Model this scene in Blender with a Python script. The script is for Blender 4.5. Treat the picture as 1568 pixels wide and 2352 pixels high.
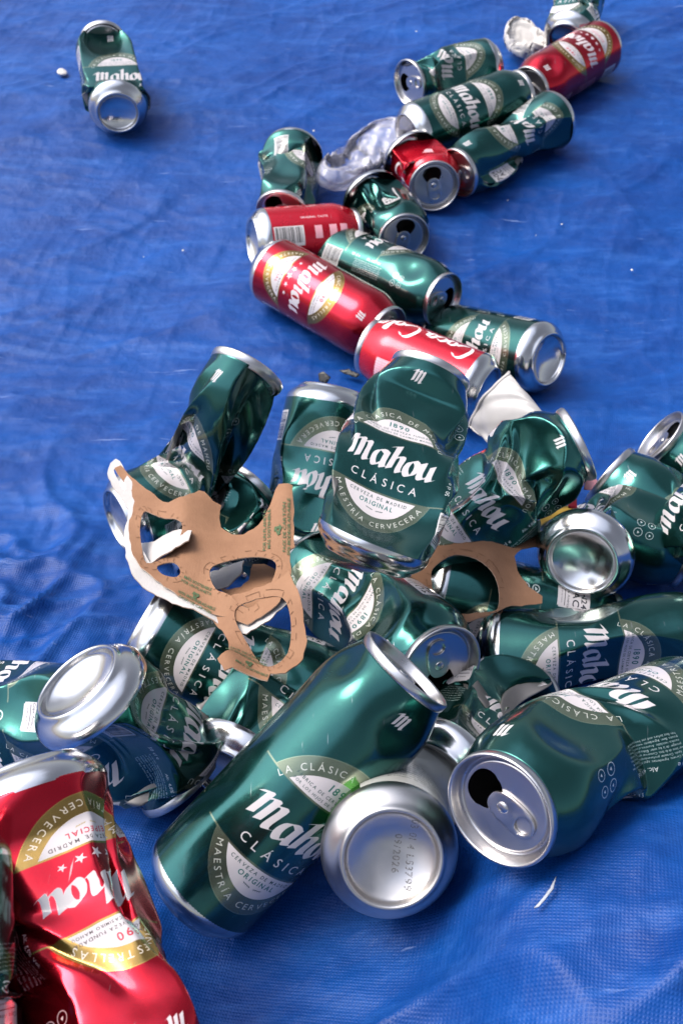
import bpy, bmesh, math, random
import numpy as np
from mathutils import Vector, Matrix, geometry
R = math.radians
scene = bpy.context.scene
for o in list(bpy.data.objects):
    bpy.data.objects.remove(o)
COL = scene.collection

# ------------------------------------------------------------------ camera
PITCH = 45.0
FPX = 2417.0                 # focal length in pixels of a 1568 x 2352 picture
CAM = np.array([0.0, 0.0, 0.62])
cd = bpy.data.cameras.new('camera'); cam = bpy.data.objects.new('camera', cd); COL.objects.link(cam)
cam.location = CAM.tolist(); cam.rotation_euler = (R(90 - PITCH), 0, 0)
cd.sensor_fit = 'VERTICAL'; cd.sensor_height = 36.0; cd.lens = 36.0 * FPX / 2352.0
cd.clip_start = 0.02; cd.clip_end = 100
cd.dof.use_dof = True; cd.dof.focus_distance = 0.56; cd.dof.aperture_fstop = 20.0
scene.camera = cam

# ------------------------------------------------------------------ daylight
SUN_EL, SUN_AZ = 56.0, -78.0           # azimuth from +Y (away from camera), negative = left
w = bpy.data.worlds.new('World'); scene.world = w; w.use_nodes = True
nt = w.node_tree; nt.nodes.clear()
sky = nt.nodes.new('ShaderNodeTexSky'); sky.sky_type = 'NISHITA'; sky.sun_disc = False
sky.sun_elevation = R(SUN_EL); sky.sun_rotation = R(SUN_AZ)
sky.air_density = 1.0; sky.dust_density = 2.5; sky.ozone_density = 1.0
bgn = nt.nodes.new('ShaderNodeBackground'); bgn.inputs[1].default_value = 0.15
outw = nt.nodes.new('ShaderNodeOutputWorld')
# unseen dark surroundings put into the sky colour, leaving an opening that shapes reflections
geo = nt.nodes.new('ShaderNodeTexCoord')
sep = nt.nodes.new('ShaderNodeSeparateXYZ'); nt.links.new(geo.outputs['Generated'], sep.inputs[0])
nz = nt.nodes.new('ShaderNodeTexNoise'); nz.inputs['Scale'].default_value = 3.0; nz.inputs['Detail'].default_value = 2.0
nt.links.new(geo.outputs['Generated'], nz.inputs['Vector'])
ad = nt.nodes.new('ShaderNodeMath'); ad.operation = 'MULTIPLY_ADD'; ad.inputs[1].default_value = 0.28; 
dt = nt.nodes.new('ShaderNodeVectorMath'); dt.operation = 'DOT_PRODUCT'; dt.inputs[1].default_value = (-.46, .02, .887)   # the bright opening tilts towards the left
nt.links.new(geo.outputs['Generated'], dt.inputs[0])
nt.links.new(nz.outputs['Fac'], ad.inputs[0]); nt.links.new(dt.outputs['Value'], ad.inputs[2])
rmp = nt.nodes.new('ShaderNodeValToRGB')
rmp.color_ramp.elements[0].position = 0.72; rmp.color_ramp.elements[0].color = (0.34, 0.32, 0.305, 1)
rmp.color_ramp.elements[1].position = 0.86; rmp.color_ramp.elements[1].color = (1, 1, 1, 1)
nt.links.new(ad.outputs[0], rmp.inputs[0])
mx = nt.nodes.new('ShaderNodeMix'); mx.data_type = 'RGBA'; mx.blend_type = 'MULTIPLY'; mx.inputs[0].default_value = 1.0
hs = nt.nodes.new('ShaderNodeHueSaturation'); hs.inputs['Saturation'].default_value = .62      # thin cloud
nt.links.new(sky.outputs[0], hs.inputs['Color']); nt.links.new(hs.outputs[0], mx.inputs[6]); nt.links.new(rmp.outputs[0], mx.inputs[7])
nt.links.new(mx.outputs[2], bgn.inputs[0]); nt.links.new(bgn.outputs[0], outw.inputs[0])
sd = bpy.data.lights.new('sun', 'SUN'); sd.energy = 1.0; sd.angle = R(30); sd.color = (1.0, 0.93, 0.80)
sun = bpy.data.objects.new('sun', sd); COL.objects.link(sun)
sdir = Vector((math.sin(R(SUN_AZ)) * math.cos(R(SUN_EL)), math.cos(R(SUN_AZ)) * math.cos(R(SUN_EL)), math.sin(R(SUN_EL))))
sun.rotation_euler = sdir.to_track_quat('Z', 'Y').to_euler()
scene.view_settings.view_transform = 'Standard'; scene.view_settings.look = 'None'
scene.view_settings.exposure = 1.62; scene.view_settings.gamma = 1.0
scene.view_settings.use_curve_mapping = False
scene.cycles.max_bounces = 8; scene.cycles.glossy_bounces = 5; scene.cycles.caustics_reflective = False
scene.cycles.sample_clamp_indirect = 4.0

# ------------------------------------------------------------------ pixel <-> place
LOG = []
TH = R(PITCH)
FWD = np.array([0, math.cos(TH), -math.sin(TH)]); UP = np.array([0, math.sin(TH), math.cos(TH)]); RT = np.array([1.0, 0, 0])
def ray(px, py):
    d = FWD + RT * (px - 784) / FPX + UP * (1176 - py) / FPX
    return d
_TY = np.array([-3, 0, .12, .23, .35, .5, .65, .8, .95, 1.1, 1.25, 1.5, 2, 4]); _TZ = np.array([.12, .12, .115, .090, .060, .028, .010, .006, .020, .048, .068, .09, .12, .16])
_fy = np.linspace(-3, 4, 1401); _fz = np.interp(_fy, _TY, _TZ); _k = np.exp(-np.linspace(-2, 2, 61) ** 2); _fz = np.convolve(np.pad(_fz, 30, mode='edge'), _k / _k.sum(), 'valid')
def lie(x, y):
    """how the ground under the tarp lies: a shallow hollow, higher at the near right"""
    return np.interp(y, _fy, _fz) + .30 * np.clip(x, -.14, .14) * np.exp(-((y - .18) / .16) ** 2) + .050 / (1 + np.exp(-(x - .060) / .010)) * np.exp(-((y - .22) / .15) ** 2) + .062 * np.exp(-((x + .145) / .05) ** 2 - ((y - .16) / .10) ** 2)
def at(px, py, z):
    """a point on the line of sight: z millimetres above the tarp, or (300 and more) z millimetres deep"""
    d = ray(px, py)
    if z >= 300: return CAM + d * z / 1000.0
    lo, hi = .1, 6.0
    for _ in range(50):
        m = (lo + hi) / 2; p = CAM + d * m
        if p[2] > lie(p[0], p[1]) + z / 1000.0: lo = m
        else: hi = m
    return CAM + d * lo
def reach(px, py, P, length, far):
    """the point on the line of sight at that distance (mm) from P, behind or before it"""
    d = ray(px, py); v = CAM - P; a = d @ d; b = 2 * d @ v; c = v @ v - (length / 1000.0) ** 2; q = b * b - 4 * a * c
    if q < 0: LOG.append('   cannot reach %d,%d: short by %.0f mm' % (px, py, (math.sqrt(c + (length / 1000) ** 2 - b * b / 4 / a) * 1000 - length))); q = 0
    return CAM + d * ((-b + (1 if far else -1) * math.sqrt(q)) / (2 * a))
def facing(px, py, ang, r):
    """direction of a round end whose outline is an ellipse of ratio r with outward normal at ang"""
    t = -ray(px, py); t /= np.linalg.norm(t)
    x = np.cross(UP, t); x /= np.linalg.norm(x); y = np.cross(t, x)
    s = math.sqrt(max(0, 1 - r * r)); a = R(ang)
    return x * math.cos(a) * s + y * math.sin(a) * s + t * r
def nrm(v): return v / np.linalg.norm(v)
def rot_between(a, b):
    v = np.cross(a, b); c = float(np.dot(a, b))
    if c < -0.9999:
        p = nrm(np.cross(a, [1, 0.3, 0.2])); return 2 * np.outer(p, p) - np.eye(3)
    K = np.array([[0, -v[2], v[1]], [v[2], 0, -v[0]], [-v[1], v[0], 0]])
    return np.eye(3) + K + K @ K / (1 + c)
def rot_axis(a, ang):
    a = nrm(np.asarray(a, float)); K = np.array([[0, -a[2], a[1]], [a[2], 0, -a[0]], [-a[1], a[0], 0]])
    return np.eye(3) + math.sin(ang) * K + (1 - math.cos(ang)) * K @ K

# ------------------------------------------------------------------ object helpers
def tag(o, label=None, cat=None, group=None, kind=None):
    if label: o['label'] = label
    if cat: o['category'] = cat
    if group: o['group'] = group
    if kind: o['kind'] = kind
    return o
def empty(name, loc):
    o = bpy.data.objects.new(name, None); COL.objects.link(o); o.location = loc
    o.empty_display_size = 0.02
    return o
def mesh_obj(name, verts, faces, mats, parent=None, uvs=None, smooth=True, mat_idx=None):
    me = bpy.data.meshes.new(name)
    me.from_pydata([tuple(map(float, v)) for v in verts], [], [tuple(map(int, f)) for f in faces])
    for m in (mats if isinstance(mats, (list, tuple)) else [mats]): me.materials.append(m)
    if smooth: me.polygons.foreach_set('use_smooth', [True] * len(me.polygons))
    if mat_idx is not None: me.polygons.foreach_set('material_index', mat_idx)
    if uvs is not None:
        l = me.uv_layers.new(name='UVMap'); l.data.foreach_set('uv', np.asarray(uvs, np.float32).ravel())
    me.update()
    o = bpy.data.objects.new(name, me); COL.objects.link(o)
    if parent is not None: o.parent = parent
    return o

# ------------------------------------------------------------------ label artwork, drawn with code
PXMM = 7; SS = 2
_gl = {}
def glyph(ch, bold=0.0):
    k = (ch, bold)
    if k in _gl: return _gl[k]
    cu = bpy.data.curves.new('t', 'FONT'); cu.body = ch; cu.size = 1.0; cu.offset = bold; cu.resolution_u = 3; cu.fill_mode = 'FRONT'
    ob = bpy.data.objects.new('t', cu); COL.objects.link(ob)
    dg = bpy.context.evaluated_depsgraph_get(); ev = ob.evaluated_get(dg); me = ev.to_mesh()
    me.calc_loop_triangles()
    v = np.array([x.co[:2] for x in me.vertices]).reshape(-1, 2)
    t = np.array([list(x.vertices) for x in me.loop_triangles], int).reshape(-1, 3)
    tris = v[t] if len(t) else np.zeros((0, 3, 2))
    ev.to_mesh_clear(); bpy.data.objects.remove(ob); bpy.data.curves.remove(cu)
    x0 = tris[:, :, 0].min() if len(tris) else 0; x1 = tris[:, :, 0].max() if len(tris) else 0.25
    if len(tris): tris = tris - np.array([x0, 0])
    _gl[k] = (tris, x1 - x0)
    return _gl[k]
_g = glyph('H')[0]; CAP = _g[:, :, 1].max()

class Art:
    """a label W x H mm; x is across (0 in the middle), y from the bottom; wraps round in x"""
    def __init__(s, W, H, y0, base, metal):
        s.W, s.H, s.y0 = W, H, y0
        s.w, s.h = int(W * PXMM) * SS, int(H * PXMM) * SS
        s.k = s.w / W
        s.c = np.zeros((s.h, s.w, 4), np.float32); s.c[:] = (*base, metal)
    def mask(s): return np.zeros((s.h, s.w), bool)
    def px(s, p):
        p = np.asarray(p, float); q = np.empty_like(p)
        q[..., 0] = (p[..., 0] + s.W / 2) * s.k; q[..., 1] = (p[..., 1] - s.y0) * s.k
        return q
    def convex(s, m, pts):
        q = s.px(pts)
        ar = 0.0
        n = len(q)
        for i in range(n):
            a, b = q[i], q[(i + 1) % n]; ar += a[0] * b[1] - b[0] * a[1]
        if ar < 0: q = q[::-1]
        x0, y0 = np.floor(q.min(0)).astype(int); x1, y1 = np.ceil(q.max(0)).astype(int)
        y0 = max(y0, 0); y1 = min(y1, s.h - 1)
        if x1 < x0 or y1 < y0: return
        X = np.arange(x0, x1 + 1)[None, :] + 0.5; Y = np.arange(y0, y1 + 1)[:, None] + 0.5
        t = np.ones((y1 - y0 + 1, x1 - x0 + 1), bool)
        for i in range(n):
            a, b = q[i], q[(i + 1) % n]
            t &= ((b[0] - a[0]) * (Y - a[1]) - (b[1] - a[1]) * (X - a[0])) >= -1e-6
        xi = np.arange(x0, x1 + 1) % s.w
        sub = m[y0:y1 + 1]
        if x0 >= 0 and x1 < s.w: sub[:, x0:x1 + 1] |= t
        else:
            for j, c in enumerate(xi): sub[:, c] |= t[:, j]
    def grid(s, xc=0.0):
        X = (np.arange(s.w) + 0.5) / s.k - s.W / 2 - xc
        X = (X + s.W / 2) % s.W - s.W / 2
        return X[None, :], ((np.arange(s.h) + 0.5) / s.k + s.y0)[:, None]
    def paint(s, m, col, metal, a=1.0):
        s.c[m] = s.c[m] * (1 - a) + np.array((*col, metal), np.float32) * a
    def rect(s, m, x0, y0, x1, y1): s.convex(m, [(x0, y0), (x1, y0), (x1, y1), (x0, y1)])
    def chars(s, m, txt, cap, place, track, bold=0.0, xs=1.0):
        """place(t) -> (x, y, angle) for the running length t in mm, text centred on t = 0"""
        k = cap / CAP; wid = []
        for ch in txt: wid.append((0.28 if ch == ' ' else glyph(ch, bold)[1]) * k * xs)
        tot = sum(wid) + track * (len(txt) - 1); t = -tot / 2
        for ch, wd in zip(txt, wid):
            if ch != ' ':
                x, y, a = place(t + wd / 2); ca, sa = math.cos(a), math.sin(a)
                tr = glyph(ch, bold)[0] * k
                for tri in tr:
                    u = tri[:, 0] * xs - wd / 2; v = tri[:, 1]
                    s.convex(m, np.stack([x + u * ca - v * sa, y + u * sa + v * ca], 1))
            t += wd + track
    def line(s, m, txt, cap, x, y, track, ang=0.0, bold=0.0, xs=1.0):
        ca, sa = math.cos(ang), math.sin(ang)
        s.chars(m, txt, cap, lambda t: (x + t * ca, y + t * sa, ang), track, bold, xs)
    def arc(s, m, txt, cap, xc, yc, a, b, track, top=True, bold=0.0, shift=0.0):
        th = np.linspace(0, math.pi, 721); px = a * np.cos(th); py = b * np.sin(th)
        sl = np.concatenate([[0], np.cumsum(np.hypot(np.diff(px), np.diff(py)))]); half = sl[-1] / 2
        def place(t):
            q = np.interp(half - (t + shift), sl, th); x = a * math.cos(q); y = b * math.sin(q)
            tx, ty = a * math.sin(q), -b * math.cos(q); an = math.atan2(ty, tx)
            return (xc + x, yc + y, an) if top else (xc + x, yc - y, -an)
        s.chars(m, txt, cap, place, track, bold)
    def nib(s, m, path, x, y, k, nv=(0.155, 0.085), slant=0.16):
        P = np.array(path, float); n = len(P); Q = []
        for i in range(n - 1):
            p0, p1, p2, p3 = P[max(i - 1, 0)], P[i], P[i + 1], P[min(i + 2, n - 1)]
            for t in np.linspace(0, 1, 7)[:-1]:
                Q.append(0.5 * (2 * p1 + (p2 - p0) * t + (2 * p0 - 5 * p1 + 4 * p2 - p3) * t * t + (3 * p1 - p0 - 3 * p2 + p3) * t ** 3))
        Q.append(P[-1]); Q = np.array(Q); Q[:, 0] += slant * Q[:, 1]
        Q = Q * k + np.array([x, y]); v = np.array(nv) * k
        for a, b in zip(Q[:-1], Q[1:]):
            d = b - a
            if abs(d[0] * v[1] - d[1] * v[0]) < 1e-7: continue
            s.convex(m, [a - v, a + v, b + v, b - v])
    def finish(s, name):
        c = s.c.reshape(s.h // SS, SS, s.w // SS, SS, 4).mean((1, 3))
        rgb = np.clip(c[..., :3], 0, 1)
        c[..., :3] = np.where(rgb <= 0.0031308, rgb * 12.92, 1.055 * rgb ** (1 / 2.4) - 0.055)
        im = bpy.data.images.new(name, s.w // SS, s.h // SS, alpha=True)
        im.alpha_mode = 'CHANNEL_PACKED'
        im.pixels.foreach_set(np.ascontiguousarray(c, np.float32).ravel()); im.update(); im.pack()
        return im

PEN = {
 'm': ([[(-.20, 1.02), (-.04, 1.22), (.07, 1.24), (.10, 1.1), (.10, .12)], [(.10, .92), (.32, 1.18), (.47, 1.2), (.52, 1.05), (.50, .12)],
        [(.50, .92), (.74, 1.16), (.88, 1.16), (.93, 1.0), (.90, .28), (.98, .08), (1.14, .18)]], 1.30),
 'a': ([[(.62, .86), (.42, .98), (.2, .92), (.08, .66), (.08, .34), (.2, .08), (.36, .08), (.56, .34)], [(.62, .9), (.62, .28), (.7, .06), (.86, .18)]], 0.90),
 'h': ([[(-.14, 1.36), (.02, 1.5), (.1, 1.52), (.13, 1.4), (.10, .12)], [(.10, .62), (.3, .92), (.48, .96), (.56, .8), (.54, .28), (.62, .06), (.78, .18)]], 0.84),
 'o': ([[(.34, .98), (.14, .84), (.06, .5), (.14, .18), (.32, .04), (.52, .2), (.58, .54), (.5, .86), (.3, .98)]], 0.72),
 'u': ([[(-.08, .82), (.06, .96), (.12, .94), (.12, .3), (.22, .08), (.38, .1), (.6, .36)], [(.6, .92), (.6, .28), (.68, .06), (.86, .18)]], 0.9),
}
def word(A, m, txt, xc, y, k):
    tot = sum(PEN[c][1] for c in txt) * k; x = xc - tot / 2
    for c in txt:
        for p in PEN[c][0]: A.nib(m, p, x + 0.12 * k, y, k)
        x += PEN[c][1] * k

WHITE = (0.50, 0.46, 0.475); SILVER = (0.62, 0.60, 0.60)
def star(A, m, x, y, r):
    for i in range(5):
        a = math.pi / 2 + i * 2 * math.pi / 5
        p = lambda rr, aa: (x + rr * math.cos(aa), y + rr * math.sin(aa))
        A.convex(m, [p(0, 0), p(r * .4, a - math.pi / 5), p(r, a), p(r * .4, a + math.pi / 5)])
def wheat(A, m, x, y, k):
    for sgn in (-1, 1):
        for i in range(4):
            bx = x + sgn * (1.0 + i * 1.5) * k; by = y + (0.25 * i - .2) * k
            for e in (-1, 1):
                A.convex(m, [(bx, by), (bx + sgn * 1.0 * k, by + e * 0.55 * k + .25 * k), (bx + sgn * 2.2 * k, by + e * .9 * k + .1 * k), (bx + sgn * 1.2 * k, by + e * .2 * k)])
def info_column(A, x, ink, alc):
    m = A.mask(); A.rect(m, x - 9, 24, x + 9, 48); A.paint(m, (0.46, 0.45, 0.45), 0.0)
    m = A.mask(); rnd = random.Random(5); y = 26.0
    while y < 46:
        wd = rnd.choice([.3, .3, .55, .8]); A.rect(m, x - 8, y, x + 5.5, y + wd); y += wd + rnd.choice([.3, .45, .7])
    A.line(m, '8 410793 270520', 1.8, x + 7.4, 36, .35, R(90)); A.paint(m, (0.02, 0.02, 0.02), 0.0)
    m = A.mask()
    A.line(m, '50 cl e', 2.6, x - 8, 66, .3, R(90), .01); A.line(m, alc, 2.2, x - 8, 91, .2, R(90), .01)
    T = ['Es Cerveza. Ingredientes: agua, malta de cebada, maiz,', 'lupulo. Consumir preferentemente antes del fin de:', 'ver base de la lata. Conservar en lugar fresco y seco,',
         'proteger de la luz solar. Elaborada en Madrid, envase', 'metalico reciclable. Atencion al consumidor, servicio', 'gratuito. Beer. Ingredients: water, barley malt, corn,',
         'hops. Best before end: see base of can. Drink cold.']
    for i, t in enumerate(T): A.line(m, t, 1.15, x - 4.6 + i * 1.9, 86, .13, R(90))
    th = np.linspace(0, 2 * math.pi, 25)
    for (cx, cy, r) in ((x - 5, 124, 3.2), (x + 3, 124, 3.2), (x - 5, 132, 2.8), (x + 3, 132.5, 2.8)):
        for a, b in zip(th[:-1], th[1:]):
            A.convex(m, [(cx + r * math.cos(a), cy + r * math.sin(a)), (cx + r * math.cos(b), cy + r * math.sin(b)),
                         (cx + .88 * r * math.cos(b), cy + .88 * r * math.sin(b)), (cx + .88 * r * math.cos(a), cy + .88 * r * math.sin(a))])
        A.convex(m, [(cx - .3 * r, cy - .2 * r), (cx + .35 * r, cy - .1 * r), (cx, cy + .35 * r)])
    A.paint(m, ink, 0.1)
def mahou(base, band, bandm, bandtxt, kind):
    A = Art(207.3, 152.0, 12.5, base, .93)
    yc, b, a = 72.0, 48.0, 39.0
    for xc in (0.0, 103.67):
        X, Y = A.grid(xc)
        E = (X / a) ** 2 + ((Y - yc) / b) ** 2
        Ei = (X / (a - 8.5)) ** 2 + ((Y - yc) / (b - 10.5)) ** 2
        top = Y > 93.0; bot = Y < 51.0
        A.paint((E < 1) & (top | bot), band, bandm, .92)
        A.paint((E < 1) & (E > 0.985) & (top | bot), tuple(min(1, v * 1.6) for v in band), bandm)
        A.paint((Ei < 1) & ((Y > 94.1) | (Y < 49.9)), WHITE, 0.0)
        A.paint((np.abs(np.abs(X) - 38.0) < 5.5) & ((np.abs(Y - 93.4) < .45) | (np.abs(Y - 50.6) < .45)), tuple(min(1, v * 1.2) for v in band), bandm)
        m = A.mask(); word(A, m, 'mahou', xc - 1, 66.5, 12.8)
        for p in PEN['m'][0]: A.nib(m, p, xc - 4.2, 147, 6.3)
        if kind == 'green':
            A.line(m, 'CLÁSICA', 5.0, xc, 55.5, 3.3, 0, .006)
        else:
            for i, r in enumerate((2.3, 2.9, 3.6, 2.9, 2.3)): star(A, m, xc + (i - 2) * 8.2, 57.5 - (0, .9, 1.3, .9, 0)[i], r)
        A.paint(m, WHITE, 0.0)
        m = A.mask()
        A.arc(m, 'LA CLÁSICA DE MAHOU' if kind == 'green' else 'CINCO ESTRELLAS', 3.5, xc, yc, a - 6.6, b - 7.6, 1.5, True)
        A.arc(m, 'MAESTRÍA CERVECERA', 3.5, xc, yc, a - 2.8, b - 3.4, 1.7, False)
        A.paint(m, bandtxt, 0.2)
        ink = (0.02, 0.05, 0.045) if kind == 'green' else (0.03, 0.015, 0.015)
        m = A.mask()
        A.line(m, 'FÁBRICA DE CERVEZA FUNDADA', 1.7, xc, 98.6, .55, 0, .008); A.line(m, 'POR LOS HIJOS DE CASIMIRO MAHOU', 1.45, xc, 95.6, .5, 0, .008)
        A.line(m, 'CERVEZA DE MADRID', 1.9, xc, 46.4, .9, 0, .01)
        A.paint(m, ink, 0.0)
        m = A.mask(); A.line(m, '1890', 4.0, xc, 102.3, 1.3, 0, .02); A.line(m, 'ORIGINAL' if kind == 'green' else 'ESPECIAL', 2.7, xc, 42.2, 1.0, 0, .02)
        A.paint(m, (0.02, 0.11, 0.10) if kind == 'green' else (0.40, 0.01, 0.03), 0.0)
        m = A.mask(); wheat(A, m, xc, 39.4, .8); A.paint(m, ink if kind == 'green' else (0.3, 0.2, 0.05), 0.0)
    info_column(A, 51.8, (0.55, 0.55, 0.55) if kind == 'green' else (.7, .6, .6), 'Alc. 4,8% Vol.' if kind == 'green' else 'Alc. 5,5% Vol.')
    x = -51.8
    if kind == 'green':
        bare = A.finish('label_green_plain')
        m = A.mask(); A.rect(m, x - 9, 108, x + 9, 134); A.rect(m, x - 8, 107, x + 8, 135); A.paint(m, (.48, .45, .46), 0.0)
        m = A.mask(); A.line(m, 'JN24', 4.6, x, 127.5, .5, 0, .02); A.line(m, 'AC', 5.4, x + 1, 120.2, .6, 0, .02); A.line(m, 'Copa América', 2.1, x, 115.4, .12)
        A.rect(m, x - 7.5, 113, x + 7.5, 113.6); A.line(m, 'XLVIII Copa América', 1.0, x, 110.2, .05); A.paint(m, (.03, .03, .035), 0.0)
        m = A.mask()
        th = np.linspace(0, 1.7 * math.pi, 22)
        for cy in (88.0, 79.0):
            for p, q in zip(th[:-1], th[1:]):
                A.convex(m, [(x + r * math.cos(t), cy + r * math.sin(t)) for r, t in ((3.4, p), (3.4, q), (2.5, q), (2.5, p))])
            A.convex(m, [(x - 1.6, cy - 1.2), (x + 1.8, cy - .6), (x + .2, cy + 1.6)])
        for i in range(7): A.line(m, 'Sirve muy fria y en vaso limpio', 1.1, x, 70 - i * 2.2, .1)
        A.paint(m, (.55, .58, .55), 0.1)
    else: info_column(A, x, (.7, .6, .6), 'Alc. 5,5% Vol.')
    return (A.finish('label_' + kind), bare) if kind == 'green' else A.finish('label_' + kind)
def cola():
    A = Art(207.3, 99.0, 12.5, (0.56, 0.004, 0.020), .65)
    m = A.mask()
    S = {  # a flowing script: C-o-c-a - C-o-l-a as pen strokes
     'C': [(1.0, 1.5), (.75, 1.75), (.35, 1.6), (.05, .9), (.1, .25), (.45, 0), (.85, .2), (1.15, .55)],
     'o': [(.35, .8), (.1, .55), (.15, .1), (.4, .02), (.6, .35), (.5, .72), (.35, .8), (.75, .7)],
     'c': [(.6, .65), (.4, .82), (.12, .5), (.2, .05), (.5, .05), (.75, .35)],
     'a': [(.6, .7), (.35, .82), (.1, .45), (.2, .03), (.45, .15), (.62, .75), (.62, .1), (.85, .2)],
     'l': [(.1, .4), (.35, 1.3), (.3, 1.6), (.15, 1.3), (.15, .2), (.3, 0), (.5, .2)]}
    W = {'C': 1.2, 'o': .72, 'c': .75, 'a': .8, 'l': .5, '-': .5}
    for xc in (0.0, 103.67):
        y = 22.0
        for i, ch in enumerate('Coca-Cola'):
            k = 12.5
            if ch == '-':
                A.rot = 0
                for q in [[(.05, .5), (.4, .55)]]: pass
            else:
                p = [(-(yy), xx) for (xx, yy) in S[ch]]        # the word climbs the can
                A.nib(m, p, xc + 6, y, k, (0.05, 0.12), 0.0)
            y += W[ch] * k
        A.nib(m, [(-.3, 0), (.1, .8), (-.1, 2.0), (.25, 3.2), (.05, 4.6), (.4, 6.0)], xc + 12, 26, 10, (.03, .12), 0)
    for xc in (0.0, 103.67): A.line(m, 'ORIGINAL TASTE', 2.3, xc + 34, 62, .5, R(90), .01)
    A.paint(m, (.75, .70, .70), 0.0)
    info = 51.8
    m = A.mask(); A.rect(m, info - 10, 16, info + 10, 48); A.paint(m, (.68, .64, .64), 0.0)
    m = A.mask(); rnd = random.Random(8); y = 17.0
    while y < 46:
        wd = rnd.choice([.4, .5, .9, 1.3]); A.rect(m, info - 9, y, info + 7, y + wd); y += wd + rnd.choice([.4, .6, 1.0])
    A.paint(m, (.02, .02, .02), 0)
    for yy in (60, 76, 88):
        m = A.mask(); A.rect(m, info - 9, yy, info + 4, yy + 8); A.paint(m, (.75, .35, .4), 0.0)
    m = A.mask(); A.rect(m, -60, 70, -42, 92); A.paint(m, (.72, .35, .40), 0.0)
    m = A.mask()
    for i in range(7): A.line(m, 'agua carbonatada, azucar, colorante', 1.2, -58 + i * 2.4, 81, .05, R(90))
    A.paint(m, (.75, .7, .7), 0.0)
    return A.finish('label_cola')
def pale():
    A = Art(207.3, 152.0, 12.5, (.55, .55, .53), .35)
    X, Y = A.grid(-60)
    A.paint((np.abs(X) < 42) & (Y < 200), (0.03, 0.16, 0.02), .8)
    E = (X / 36) ** 2 + ((Y - 62) / 44) ** 2
    A.paint(E < 1, (.66, .66, .62), .1); A.paint((E < .93) & (E > .87), (.02, .10, .02), .3); A.paint((E < .84) & (E > .81), (.02, .10, .02), .3)
    m = A.mask(); A.line(m, 'PILSENER', 7, -60, 60, 1, R(90), .02); A.paint(m, (.02, .1, .03), 0)
    m = A.mask()
    for i, t in enumerate(['malte de cevada, lupulo. Contem', 'gluten. Consumir de preferencia antes', 'da data na base da lata. Cerveja', 'importada e distribuida por', 'BROUWERIJ MARTENS,', 'Reppelerweg 34,', '3950 Bocholt, Belgica.', 'Conservar em lugar fresco e seco', 'protegido da luz solar directa']):
        A.line(m, t, 1.9, 14, 52 - i * 3.6, .25, 0)
    A.line(m, '33cl e', 3, 40, 30, .3); A.line(m, '+18', 4, 40, 22, .3)
    A.paint(m, (.06, .08, .07), 0.0)
    return A.finish('label_pale')
def code(name, lines):
    A = Art(60.0, 60.0, -30.0, (.50, .485, .48), 1.0)
    m = A.mask(); rnd = random.Random(3)
    for i, t in enumerate(lines): A.line(m, t, 3.3, rnd.uniform(-2, 2), 8 - i * 6.4, .6, 0, .02)
    m &= (np.random.RandomState(2).rand(A.h // 4 + 1, A.w // 4 + 1).repeat(4, 0).repeat(4, 1)[:A.h, :A.w] > .3)
    A.paint(m, (.05, .045, .05), .2, .85)
    return A.finish(name)

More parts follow.
